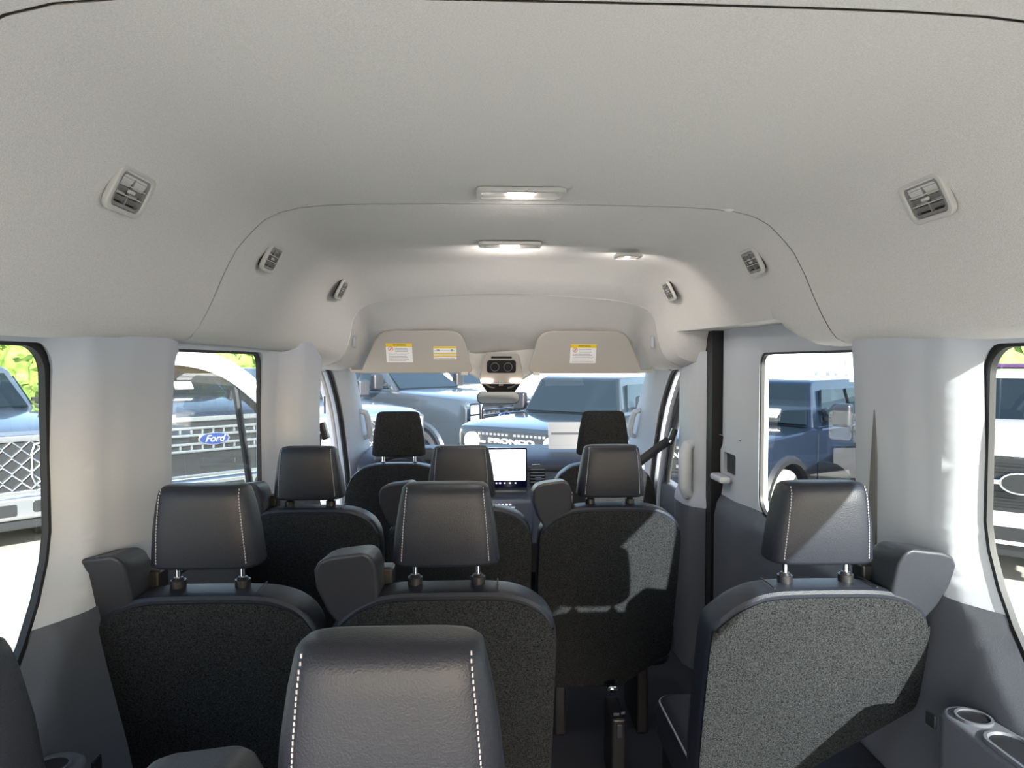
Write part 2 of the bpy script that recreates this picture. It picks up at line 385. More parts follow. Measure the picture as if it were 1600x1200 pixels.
def zcut(Y):                               # raised headliner edge over the sliding door
    if Y < 2.0: return 0
    if Y < 2.16: return 1.49+(1.588-1.49)*(Y-2.0)/.16
    if Y < 3.04: return 1.588
    if Y < 3.1: return 1.588+(1.44-1.588)*(Y-3.04)/.06
    return 0
def liner(name, Y0, Y1, pf, n, lip0=True, lip1=True):
    ys = [Y0+(Y1-Y0)*i/n for i in range(n+1)]
    for e in (2.0, 2.08, 2.16, 3.04, 3.1):
        if Y0 < e < Y1: ys.append(e)
    ys = sorted(set(ys)); rows = []
    def row(Y, lift=0):
        p = pf(Y); L = [(-h, z) for h, z in reversed(p)]; R = list(p[1:])
        zc = zcut(Y)
        if zc:
            R2 = []
            for i, (h, z) in enumerate(R):
                if z < zc:
                    h0, z0 = [q for q in R if q[1] >= zc][-1]; h1, z1 = [q for q in R if q[1] < zc][0]
                    t = (z0-zc)/(z0-z1); hh = h0+(h1-h0)*t
                    k = i-len([q for q in R if q[1] >= zc])
                    z = zc; h = hh+(.985-hh)*min(1, k/2)
                R2.append((h, z))
            R = R2
        return [Vector((C+h*(1+lift*.012), Y, z+lift*.012)) for h, z in L+R]
    for i, Y in enumerate(ys):
        rows.append(row(Y))
    m = len(rows[0]); vs = [v for r in rows for v in r]
    fs = [(i*m+j, i*m+j+1, (i+1)*m+j+1, (i+1)*m+j) for i in range(len(rows)-1) for j in range(m-1)]
    o = mesh(name, vs, fs, M['headliner'], smooth=True, ang=60, fixn=False)
    return struct(o)
liner('ceiling', 0.822, 1.858, prof, 16)
liner('ceiling_rear', -.3, 0.816, prof, 12, lip0=False)
liner('ceiling_middle', 1.862, 3.198, prof, 26)
liner('ceiling_front', 3.202, 3.80, profF, 14, lip1=False)
# outer roof and seam backing (stops daylight in the seams)
def strip_back(name, Y, pf):
    p = pf(Y); L = [(-h, z) for h, z in reversed(p)]+p[1:]
    vs = [(C+h*1.013, Y+d, z+.011) for d in (-.02, .02) for h, z in L]; n = len(L)
    struct(mesh(name, vs, [(j, j+1, n+j+1, n+j) for j in range(n-1)], M['seam'], fixn=False))
strip_back('trim_3', 0.82, prof); strip_back('trim_4', 1.86, prof); strip_back('trim_5', 3.2, prof)
g = G()
R = [(-1.03, 1.53), (-1.0, 1.64), (-.93, 1.80), (-.75, 1.93), (-.3, 1.96), (.3, 1.96), (.75, 1.93), (.93, 1.80), (1.0, 1.64), (1.03, 1.53)]
for Yr in (-.33, 3.0, 3.35, 3.85):
    dz = {-.33: 0, 3.0: 0, 3.35: -.06, 3.85: -.40}[Yr]
    g.v += [Vector((C+h*(1 if dz > -.2 else .9), Yr, (z+dz if z > 1.6 else z-.01+dz*.25))) for h, z in R]
for i in range(3): g.f += [(i*10+j, i*10+j+1, i*10+11+j, i*10+10+j) for j in range(9)]
struct(g.obj('roof_outer', M['bodywhite'], solid=.01, off=0))
# outer body sides (white paint), with window openings
for nm, s in (('wall_left_outer', -1), ('wall_right_outer', 1)):
    grow = lambda Wn: [(1.0*p[0]+((.05 if Wn is W1 else .26) if p[0] > (min(q[0] for q in Wn)+max(q[0] for q in Wn))/2 else -.05), p[1]+(.02 if p[1] > 1.3 else -.05)) for p in Wn]
    o = sheet(nm, [(-.33, -.35), (3.02, -.35), (3.02, 1.54), (-.33, 1.54)], [grow(W1), grow(W2)], lambda y, z, s=s: C+s*(1.035-.012*max(0, (z-.9))), .01, M['bodywhite'], step=.25); struct(o)
# rear header, unseen, deepened to block sun; corner posts of the open tail
struct(G().box((C, -.29, 1.66), (1.96, .06, .52)).obj('trim_6', M['trim']))
struct(G().box((C-.93, -.29, .85), (.12, .08, 1.7)).obj('trim_7', M['trim']))
struct(G().box((C+.93, -.29, .85), (.12, .08, 1.7)).obj('trim_8', M['trim']))
for s, n in ((-1, 2), (1, 3)):
    d = thing('door_%d' % n, (C+s*1.03, -.33, 0), None, None, kind='structure')
    G().box((s*.02, -.45, .72), (.05, .9, 2.1)).obj('door_shell', M['bodywhite'], d, bevel=.015)
# floor
struct(G().box((C, 2.15, -.03), (1.96, 5.0, .06)).obj('floor', M['carpet']))

# ================================================================ CEILING FITTINGS
def frame_on(h, z, Y, side, tang):
    """matrix: local x along the van (+Y), local y up the lining, local z into the cabin"""
    t = Vector((side*tang[0], 0, tang[1])).normalized()     # up/inward along lining
    ax = Vector((0, 1, 0)); n = ax.cross(t)
    if n.x*side > 0: n = -n
    R3 = Matrix((ax, t, n)).transposed().to_4x4()
    return Matrix.Translation((C+side*h, Y, z)) @ R3
def make_vent():
    v = thing('air_vent', (0, 0, 0), 'x', 'air vent', 'air vents along the roof lining')
    fn = lambda a, b, d: (a, b, d)
    G().ring(rrect(-.062, .062, -.045, .045, .022), rrect(-.050, .050, -.034, .034, .014), fn, -.004, .008).obj('bezel', M['bezel'], v, bevel=.003, seg=2)
    G().prism(rrect(-.052, .052, -.036, .036, .014), fn, -.012, -.006).obj('throat', M['ventdark'], v)
    G().ring(rrect(-.049, .049, -.033, .033, .013), rrect(-.043, .043, -.027, .027, .008), fn, -.004, .005).obj('louvre_frame', M['ventgrey'], v)
    for k in range(3):
        G().box((0, -.018+.018*k, -.001), (.088, .0115, .0022), Matrix.Rotation(radians(30), 3, 'X')).obj('louvre', M['ventgrey'], v)
    for k in (-1, 1):
        G().box((0, k*.009, .002), (.088, .0022, .006)).obj('louvre_edge', M['bezel'], v)
    G().box((0, 0, 0), (.004, .056, .006)).obj('centre_rib', M['ventgrey'], v)
    G().box((0, 0, .005), (.020, .007, .006)).obj('thumb_tab', M['bezel'], v, bevel=.002)
    return v
vent0 = make_vent()
vl = [('largest air vent, high on the left side of the roof lining', 1.283, -1), ('middle of the three left roof vents, just past the roof seam', 2.091, -1),
      ('smallest, farthest air vent on the left roof lining', 2.939, -1), ('largest air vent, high on the right side of the roof lining', 1.272, 1),
      ('middle of the three right roof vents, just past the roof seam', 2.101, 1), ('smallest, farthest air vent on the right roof lining', 2.942, 1)]
for i, (lab, Y, s) in enumerate(vl):
    v = vent0 if i == 0 else dup(vent0)
    v['label'] = lab; pf_ = prof(Y); zz = 1.765
    (h0, z0), (h1, z1) = [(a, b) for a, b in zip(pf_, pf_[1:]) if a[1] >= zz > b[1]][0]
    hh = h0+(h1-h0)*(z0-zz)/(z0-z1)
    pm, pn = [min(pf_, key=lambda q: abs(q[1]-zv)) for zv in (1.80, 1.725)]
    v.matrix_world = frame_on(hh-(.004 if Y < 2 else .010 if Y < 2.5 else .020), zz-(0 if Y < 2.5 else .006), Y, s, (-.45, .89))
def dome(x, Y, z, wx, wy, lab, n=2, e=5):
    d = thing('dome_lamp', (x, Y, z), lab, 'ceiling lamp', 'courtesy lamps in the roof lining')
    fn = lambda a, b, q: (a, b, q)
    G().ring(rrect(-wx/2, wx/2, -wy/2, wy/2, .02), rrect(-wx/2+.012, wx/2-.012, -wy/2+.016, wy/2-.010, .012), fn, -.008, .004).obj('lamp_rim', M['bezel'], d, bevel=.002, seg=2)
    G().prism(rrect(-wx/2+.012, wx/2-.012, -wy/2+.016, wy/2-.010, .01), fn, -.002, .006).obj('lens', M['lens'], d)
    k = n
    for i in range(k):
        G().box(((i-(k-1)/2)*wx*(.15 if k == 2 else .0), .005, -.005), (wx*.15, wy*.36, .006)).obj('bulb', M['bulb'], d, bevel=.002, seg=1)
    return d
dome(.092, 1.715, 1.877, .225, .095, 'long courtesy lamp with two lit bulbs, just behind the roof seam')
dome(.092, 2.43, 1.872, .225, .085, 'long courtesy lamp with two lit bulbs, past the roof seam')
dome(.545, 2.55, 1.853, .10, .085, 'small square lit reading lamp right of the long ones', 1)
lights = [(.092, 1.74, 1.855, 1.5, 20), (.092, 2.46, 1.838, 2.5, 60), (.545, 2.57, 1.825, .8, 55)]
for i, (x, y, z, p, tl) in enumerate(lights):
    l = bpy.data.lights.new('dome_light', 'AREA'); l.energy = p; l.size = .08; l.color = (1, .92, .86); lo = bpy.data.objects.new('dome_light', l); COL.objects.link(lo); lo.location = (x, y, z); lo.rotation_euler = (radians(tl), 0, 0)
def cap(x, Y, z, rx, ry, lab):
    tag(G().ell((0, 0, 0), (rx, ry, .006), 20, 6).obj('trim_plug', M['headliner'], loc=(x, Y, z)), lab, 'trim plug', 'fixing plugs in the roof lining')
cap(-.455, .765, 1.874, .032, .016, 'large oval plug behind the nearest roof seam, top left')
cap(-.478, 1.84, 1.873, .018, .008, 'small plug on the left of the middle roof seam')
cap(.672, 1.84, 1.868, .018, .008, 'small plug on the right of the middle roof seam')
cap(-.42, 3.17, 1.765, .014, .012, 'tiny plug on the left of the front roof seam')
cap(.585, 3.17, 1.765, .014, .012, 'tiny plug on the right of the front roof seam')
for s, lab in ((-1, 'small slotted clip cover beside the left sun visor'), (1, 'small slotted clip cover beside the right sun visor')):
    tag(G().ring(rrect(-.012, .012, -.03, .03, .01), rrect(-.008, .008, -.024, .024, .007), lambda a, b, d: (s*d, a, b), -.004, .006).obj('clip_cover', M['trim'], loc=(C+s*.722, 3.27, 1.545), rot=(0, 0, 0)), lab, 'clip cover', 'clip covers beside the visors')

# ================================================================ FRONT OF THE CABIN
def interp(path, n):
    path = [Vector(p) for p in path]; out = []
    for i in range(len(path)-1):
        p0 = path[max(i-1, 0)]; p1 = path[i]; p2 = path[i+1]; p3 = path[min(i+2, len(path)-1)]
        for k in range(n):
            t = k/n
            out.append(.5*((2*p1)+(p2-p0)*t+(2*p0-5*p1+4*p2-p3)*t*t+(3*p1-p0-3*p2+p3)*t**3))
    return out+[path[-1]]
def side_front(s):
    nm = 'left' if s < 0 else 'right'
    L1 = interp([(C+s*.865, 3.36, 1.43), (C+s*.87, 3.50, 1.375), (C+s*.87, 3.69, 1.19), (C+s*.87, 3.83, .95), (C+s*.87, 3.93, .70), (C+s*.87, 3.97, .4)], 6)
    L2 = interp([(C+s*.82, 3.74, 1.44), (C+s*.822, 3.86, 1.33), (C+s*.822, 4.05, 1.14), (C+s*.822, 4.25, .94), (C+s*.822, 4.42, .78), (C+s*.82, 4.5, .5)], 6)
    n = len(L1); mid = [(a+b)/2+Vector((-s*.028, -.01, 0)) for a, b in zip(L1, L2)]
    q1 = [a*.75+b*.25+Vector((-s*.022, 0, 0)) for a, b in zip(L1, L2)]
    out = [a+Vector((s*.10, .02, 0)) for a in L1]; out2 = [a+Vector((s*.10, .03, 0)) for a in L2]
    rows = [out, L1, q1, mid, L2, out2]
    vs = [v for r in rows for v in r]
    fs = [(r*n+i, r*n+i+1, (r+1)*n+i+1, (r+1)*n+i) for r in range(5) for i in range(n-1)]
    struct(mesh('trim_%d' % (9 if s < 0 else 10), vs, fs, M['trim'], fixn=True, solid=.006))
    # door seal and painted flange following the pillar
    struct(G().tube([p+Vector((s*.02, -.008, 0)) for p in L1], .013, 8).obj('trim_%d' % (11 if s < 0 else 12), M['rubber']))
    struct(G().tube([p+Vector((s*.062, -.035, .0)) for p in L1], .016, 8).obj('trim_%d' % (13 if s < 0 else 14), M['flange']))
    h = thing('grab_handle', (C+s*.80, 3.98, 1.08), 'pale grab handle cover on the %s windscreen pillar' % nm, 'handle', 'windscreen pillar grab handles')
    d = Vector((0, -.62, .78)).normalized()
    G().tube([d*-.11+Vector((s*.02, 0, 0)), d*-.095+Vector((-s*.012, 0, 0)), d*-.05+Vector((-s*.02, 0, 0)), d*.05+Vector((-s*.02, 0, 0)), d*.095+Vector((-s*.012, 0, 0)), d*.11+Vector((s*.02, 0, 0))], [.014, .017, .018, .018, .017, .014], 10).obj('grip', M['trim'], h)
    return L1, L2
LL1, LL2 = side_front(-1); RL1, RL2 = side_front(1)
# windscreen
ws = thing('window_5', (0, 0, 0), None, None, kind='structure')
v = [(C+sx*wd, y, z) for sx, (wd, y, z) in ((-1, (.86, 3.80, 1.46)), (1, (.86, 3.80, 1.46)), (1, (.90, 4.62, .80)), (-1, (.90, 4.62, .80)))]
mesh('pane', v, [(0, 1, 2, 3)], M['glass_shield'], ws, smooth=False)
# left: roof rail above the open door hole, right: closed door
struct(G().tube([(C-.87, 3.08, 1.47), (C-.87, 3.25, 1.46), (C-.86, 3.42, 1.43)], .018, 8).obj('trim_15', M['rubber']))
struct(G().tube([(C+.87, 3.34, 1.46), (C+.87, 3.38, 1.45), (C+.86, 3.44, 1.42)], .018, 8).obj('trim_16', M['rubber']))
fd = thing('door_4', (0, 0, 0), None, None, kind='structure')
P0 = [Vector(p)+Vector((.085, -.075, 0)) for p in RL1 if p[2] > .74]
G().tube(P0, .022, 8).obj('window_frame', M['black'], fd)
G().tube([p+Vector((-.005, -.045, -.02)) for p in P0], .012, 8).obj('window_seal', M['rubber'], fd)
G().tube([(C+.93, 3.33, 1.42), (C+.93, 3.33, .76)], .006, 8).obj('divider_bar', M['steel'], fd)
G().box((C+.97, 3.68, .34), (.07, .72, .84)).obj('door_panel', M['dark'], fd, bevel=.02)
ww = thing('window_6', (0, 0, 0), None, None, kind='structure')
gp = [(C+.965, 3.2, .70), (C+.965, 3.2, 1.45)]+[tuple(p+Vector((0, .0, 0))) for p in P0]
mesh('pane', [(C+.965, p[1], p[2]) for p in gp], [tuple(range(len(gp)))], M['glass_clear'], ww, smooth=False)
# open driver's door, standing out on the left
od = thing('open_front_door', (C-1.02, 3.92, .0), 'open white front door seen through the left side window', 'door')
od.rotation_euler = (0, 0, radians(-84))          # local -Y (rearwards when shut) swings out to the left
def dfn(a, b, d): return (d, a, b)
fo = interp([(0, 0.08, .72), (0, -.10, 1.02), (0, -.32, 1.29), (0, -.55, 1.47), (0, -.80, 1.525), (0, -1.06, 1.50)], 6)
fo = [(p[1], p[2]) for p in fo]
fin = interp([(0, -.03, .74), (0, -.17, .98), (0, -.37, 1.21), (0, -.57, 1.37), (0, -.80, 1.43), (0, -1.0, 1.415)], 6); fin = [(p[1], p[2]) for p in fin]
G().ring([(-1.12, .68), (.10, .68)]+fo+[(-1.12, 1.30)], [(-1.05, .74), (-.03, .735)]+fin+[(-1.05, 1.28)], dfn, -.02, .03).obj('window_frame', M['bodywhite'], od, bevel=.006, seg=2)
G().ring([(-1.06, .735), (-.02, .73)]+[(a-.005, b+.008) for a, b in fin]+[(-1.06, 1.29)], [(-1.03, .76), (-.07, .755)]+[(a-.035, b-.03) for a, b in fin]+[(-1.03, 1.26)], dfn, -.022, -.008).obj('window_seal', M['rubber'], od)
G().box((0, -.50, .18), (.055, 1.22, 1.02)).obj('door_shell', M['bodywhite'], od, bevel=.02)
G().box((-.045, -.48, .20), (.05, 1.05, .86)).obj('inner_panel', M['dash'], od, bevel=.02)
G().box((-.095, -.45, .42), (.06, .55, .07)).obj('armrest', M['dark'], od, bevel=.02)
G().tube([(-.012, -.50, 1.34), (-.012, -.42, .72)], .020, 8).obj('divider_bar', M['rubber'], od)
v = [dfn(a, b, 0) for a, b in [(-1.05, .74), (-.03, .735)]+fin+[(-1.05, 1.28)]]
mesh('pane', v, [tuple(range(len(v)))], M['glass_side'], od, smooth=False)
# sun visors
def visor(x0, x1, s, lab, stickers):
    v = thing('sun_visor', ((x0+x1)/2, 3.50, 1.50), lab, 'sun visor', 'sun visors')
    w_ = (x1-x0)/2; tilt = radians(22)
    def fn(a, b, d): return (a, -b*sin(tilt)*1.0+d*cos(tilt)+.0, b*cos(tilt)+d*sin(tilt))
    # trapezium with rounded corners; outer side leans more
    o_ = -1 if s < 0 else 1
    pts = []
    crn = [(-w_, -.118), (w_, -.118), (w_-(.11 if s > 0 else .055), .118), (-w_+(.11 if s < 0 else .055), .118)]
    rad = [.035, .035, .07, .07]
    for i in range(4):
        p = Vector(crn[i]); a = (Vector(crn[i-1])-p).normalized(); b = (Vector(crn[(i+1) % 4])-p).normalized(); r = rad[i]
        for k in range(7):
            t = k/6; q = p+a*r*(1-t)**2+b*r*t**2; pts.append((q.x, q.y))
    G().prism(pts, fn, -.011, .011).obj('visor_panel', M['visor'], v, bevel=.009, seg=3)
    G().box(fn(-s*(w_-.045), -.116, -.012), (.036, .018, .018)).obj('retaining_clip', M['bezel'], v, bevel=.003)
    G().tube([fn(s*(w_-.03), -.108, -.004), fn(s*(w_+.045), -.104, -.004), fn(s*(w_+.055), -.09, .01)], .009, 8).obj('pivot_arm', M['visor'], v)
    for (cx, cy, sw, sh, kind) in stickers:
        base = G().box((0, 0, 0), (sw, sh, .0012)).obj('warning_sticker', M['white'], v)
        base.matrix_local = Matrix(((1, 0, 0, fn(cx, cy, -.0125)[0]), (0, -sin(tilt), -cos(tilt), fn(cx, cy, -.0125)[1]), (0, cos(tilt), -sin(tilt), fn(cx, cy, -.0125)[2]), (0, 0, 0, 1)))
        if kind == 0:
            G().box((0, sh/2-.010, .001), (sw, .019, .001)).obj('warning_band', M['yellow'], base)
            G().ring([(-.043+.013*cos(a), .021+.013*sin(a)) for a in [i*pi/8 for i in range(16)]], [(-.043+.0105*cos(a), .021+.0105*sin(a)) for a in [i*pi/8 for i in range(16)]], lambda a, b, d: (a, b, d), .0006, .0014).box((-.043, .021, .001), (.022, .0025, .001), Matrix.Rotation(radians(45), 3, 'Z')).obj('ban_symbol', M['red'], base)
            G().ell((-.043, .021, .0008), (.005, .006, .0006), 8, 4).obj('seat_pictogram', M['ink'], base)
            g = G()
            for r_ in range(9):
                y_ = .030-.0085*r_
                x0_ = -.02 if r_ < 3 else -.055
                L = (.052-x0_)*random.uniform(.75, 1)
                xx = x0_
                while xx < x0_+L:
                    ln = random.uniform(.004, .010); g.box((xx+ln/2, y_-.006, .0009), (ln, .0028, .0006)); xx += ln+.002
            g.obj('small_print', M['ink'], base)
            text_mesh('warning_word', 'WARNING', .0135, M['black'], base, Matrix.Translation((.004, sh/2-.0095, .0016)), .0002)
        else:
            g = G()
            for y_ in (.030, -.004, -.018): g.box((0, y_, .001), (sw, .009 if y_ > 0 else .006, .001))
            g.obj('warning_band', M['yellow'], base)
            g = G()
            for y_ in (.012, -.011, -.029):
                xx = -sw/2+.006
                while xx < sw/2-.01:
                    ln = random.uniform(.004, .009); g.box((xx+ln/2, y_, .0009), (ln, .003, .0006)); xx += ln+.002
            g.box((-.035, .014, .001), (.014, .010, .0006)); g.box((.036, .014, .001), (.010, .012, .0006))
            g.obj('small_print', M['ink'], base)
    return v
visor(-.648, -.060, -1, 'left sun visor with two printed warning stickers', [(-.085, .0, .135, .105, 0), (.150, .0, .118, .070, 1)])
visor(.228, .840, 1, 'right sun visor with one printed warning sticker', [(-.02, -.005, .135, .105, 0)])
# overhead console
oc = thing('overhead_console', (C-.008, 3.60, 1.425), 'roof console with two round dials and two lit map lamps above the mirror', 'overhead console')
ct = radians(30)
def cfn(a, b, d): return (a, -b*sin(ct)*.6+d, b)
sh = [(-.108, -.095), (.108, -.095), (.122, -.05), (.098, .055), (.08, .075), (-.08, .075), (-.098, .055), (-.122, -.05)]
G().prism([(-.21, -.02), (-.15, -.055), (-.10, -.088), (.10, -.088), (.15, -.055), (.21, -.02), (.18, .10), (.15, .26), (-.15, .26), (-.18, .10)], lambda a, b, d: (a, .012+.55*max(0, b-.02)+(-.3*min(0, b-.02))+d, b), .006, .15).obj('console_housing', M['headliner'], oc, bevel=.02)
G().prism(sh, cfn, -.02, .14).obj('console_body', M['visor'], oc, bevel=.012)
G().ring([(a*1.0, b) for a, b in sh], [(a*.965, b*.965) for a, b in sh], cfn, -.0225, -.018).obj('edge_line', M['trim'], oc)
G().prism(rrect(-.055, .055, .042, .053, .003, 2), cfn, -.023, -.018).obj('microphone_slot', M['black'], oc)
G().prism(rrect(-.077, .077, -.035, .032, .014, 4), cfn, -.025, -.018).obj('dial_plate', M['black'], oc)
for sx in (-.035, .035):
    k_ = G().ring([(sx+.024*cos(a), -.004+.024*sin(a)) for a in [i*pi/12 for i in range(24)]], [(sx+.020*cos(a), -.004+.020*sin(a)) for a in [i*pi/12 for i in range(24)]], cfn, -.030, -.022).obj('dial_ring', M['steel'], oc)
    G().prism([(sx+.0195*cos(a), -.004+.0195*sin(a)) for a in [i*pi/12 for i in range(24)]], cfn, -.040, -.022).obj('dial_knob', M['black'], oc)
for sx in (-.078, .078):
    G().prism(rrect(sx-.032, sx+.032, -.086, -.073, .006, 3), cfn, -.027, -.015).obj('map_lamp', M['bulb'], oc)
sc_ = thing('sensor_cover', (C-.008, 3.72, 1.328), 'black moulded camera cover below the roof console', 'sensor cover')
G().prism([(-.12, .045), (.12, .045), (.115, .01), (.075, -.05), (.05, -.062), (-.05, -.062), (-.075, -.05), (-.115, .01)], lambda a, b, d: (a, d+b*-.25, b), -.03, .10).obj('cover_shell', M['black'], sc_, bevel=.012)
for s in (-1, 1):
    G().tube([(s*.105, -.045, .035), (s*.09, -.04, .0), (s*.06, -.034, -.018), (s*.035, -.03, -.022)], .005, 6).obj('trim_curve', M['steel'], sc_)
text_mesh('pillar_marks', 'I I I', .016, M['steel'], sc_, Matrix.Translation((0, -.030, -.005)) @ Matrix.Rotation(radians(90), 4, 'X'), .0004)
mr = thing('rear_view_mirror', (C-.022, 3.68, 1.252), 'rounded rear-view mirror hanging at the top of the windscreen', 'mirror')
mo = rrect(-.117, .117, -.034, .034, .028, 6)
mf = lambda a, b, d: (a, d, b)
G().prism(mo, mf, -.004, .028).obj('mirror_housing', M['black'], mr, bevel=.008)
G().prism([(a*.955, b*.90) for a, b in mo], mf, -.0065, -.003).obj('mirror_face', M['mirror'], mr)
G().tube([(0, .02, .02), (0, .05, .035)], .012, 8).obj('mirror_stalk', M['black'], mr)
mr.rotation_euler = (radians(-6), 0, radians(3))

struct(G().box((C, 4.60, .37), (1.9, .05, .86)).obj('trim_17', M['dark']))
for s, n in ((-1, 18), (1, 19)): struct(G().box((C+s*.93, 4.28, .36), (.05, .64, .84)).obj('trim_%d' % n, M['dark']))
# dashboard
db = thing('dashboard', (C, 3.75, 0), 'grey dashboard across the front below the windscreen', 'dashboard')
ds = [(0, .42), (0.02, .70), (.0, .84), (.03, .872), (.10, .895), (.30, .905), (.62, .90), (.80, .84), (.80, .42)]
G().prism(ds, lambda a, b, d: (d, a, b), -.80, .80).obj('dash_body', M['dash'], db, bevel=.012)
G().prism([(-.012, .835), (-.012, .862), (.02, .890), (.10, .909), (.32, .918), (.60, .912), (.60, .895), (.1, .88)], lambda a, b, d: (d, a, b), -.805, .805).obj('dash_top_pad', M['dashtop'], db, bevel=.006)
G().box((-.10+.115, -.03, .60), (.30, .12, .18)).obj('centre_stack', M['dash'], db, bevel=.02)
g = G()
for i, x in enumerate((-.075, -.05, -.03, -.008, .012)): g.box((.03+x, -.094, .667), (.012, .002, .008))
g.box((0.01, -.094, .652), (.115, .002, .003)); g.obj('button_marks', M['icon'], db)
G().prism(rrect(-.12, .12, .735, .745, .004, 2), lambda a, b, d: (a+.01, d, b), -.092, -.088).obj('button_row_edge', M['steel'], db)
G().prism(rrect(-.10, -.03, .60, .632, .012, 3), lambda a, b, d: (a+.06, d, b), -.096, -.088).obj('gear_display', M['black'], db)
for x in (.165,):
    dv = G().prism(rrect(x-.01, x+.075, .755, .86, .006, 3), lambda a, b, d: (a, d, b), -.006, .01).obj('vent_throat', M['ventdark'], db)
    for k in range(5): G().box((x+.033, -.008, .772+.018*k), (.078, .016, .006), Matrix.Rotation(radians(-25), 3, 'X')).obj('vent_louvre', M['dash'], dv)
    G().box((x+.036, -.020, .795), (.034, .016, .02)).obj('vent_tab', M['dash'], dv, bevel=.004)
    G().box((x+.024, -.012, .872), (.045, .006, .008)).obj('chrome_pill', M['steel'], db, bevel=.003)
sd = thing('touch_screen', (.085, 3.71, .862), 'large lit tablet-style screen standing on the dashboard', 'screen')
G().prism(rrect(-.15, .15, -.112, .112, .006), mf, -.006, .016).obj('screen_housing', M['screendark'], sd, bevel=.003, seg=2)
G().box((0, -.008, .015), (.284, .003, .170)).obj('display', M['screen'], sd)
for i, x in enumerate((-.10, -.07, -.045, -.02, .0, .025, .055, .085)): G().box((x, -.0085, -.085), (.008 if i % 2 else .011, .003, .007)).obj('icon', M['icon'], sd)
st = thing('steering_wheel', (-.45, 3.56, .80), 'dark steering wheel behind the driver headrest', 'steering wheel'); st.rotation_euler = (radians(62), 0, 0)
G().tube([(.165*cos(a), .165*sin(a), 0) for a in [i*2*pi/40 for i in range(40)]], .016, 10, True).obj('wheel_rim', M['leather'], st)
G().ell((0, 0, -.01), (.065, .055, .03)).obj('hub', M['black'], st)
for a in (0, pi, -pi/2): G().tube([(.05*cos(a), .05*sin(a), -.01), (.16*cos(a), .16*sin(a), 0)], .014, 8).obj('spoke', M['black'], st)
G().tube([(0, 0, -.02), (0, 0, -.2)], .04, 12).obj('column', M['black'], st)
G().box((-.45, 3.80, .93), (.34, .12, .075)).obj('instrument_cowl', M['dashtop'], bevel=.02)
tag(bpy.data.objects['instrument_cowl'], 'dark instrument cowl behind the steering wheel', 'instrument cluster')
pp = G().box((0, 0, 0), (.245, .004, .165)).obj('paper_reflection', M['paper'], loc=(.505, 4.02, 1.005), rot=(radians(-18), 0, 0))  # solid sheet standing in for a reflection in the windscreen
tag(pp, 'white paper reflection low in the windscreen, modelled as a sheet on the dashboard', 'paper')
G().box((-.02, -.003, .012), (.17, .001, .014)).obj('printed_band', M['ink'], pp)

# ================================================================ SEATS
TAN = math.tan(radians(12))
def sweep_head(name, mat, parent, y0, z0, W=.118, Wt=.101, H=.185, D=.055, y_off=0):
    """headrest cushion: stacked super-elliptic sections"""
    st_ = [(0, .70, .62), (.01, .90, .85), (.03, .98, .97), (.06, 1.0, 1.0), (.45, .985, 1.0), (.75, .955, .92), (.88, .93, .84), (.945, .90, .72), (.985, .83, .54), (1.0, .70, .34)]
    K = 48; vs = []; fs = []
    for (t, a, b) in st_:
        ww_ = W+(Wt-W)*t**1.3; hw = ww_*a if t < .9 else ww_*(a+.02)
        for j in range(K):
            th = 2*pi*j/K; c, s = cos(th), sin(th); e = .42
            x = hw*math.copysign(abs(c)**e, c); y = D*b*math.copysign(abs(s)**.62, s)
            vs.append((x, y0+y-(t-.0)*H*TAN*.45+y_off, z0+H*t))
    for i in range(len(st_)-1): fs += [(i*K+j, i*K+(j+1) % K, (i+1)*K+(j+1) % K, (i+1)*K+j) for j in range(K)]
    fs += [tuple(range(K))[::-1], tuple((len(st_)-1)*K+j for j in range(K))]
    return mesh(name, vs, fs, mat, parent, ang=50), st_
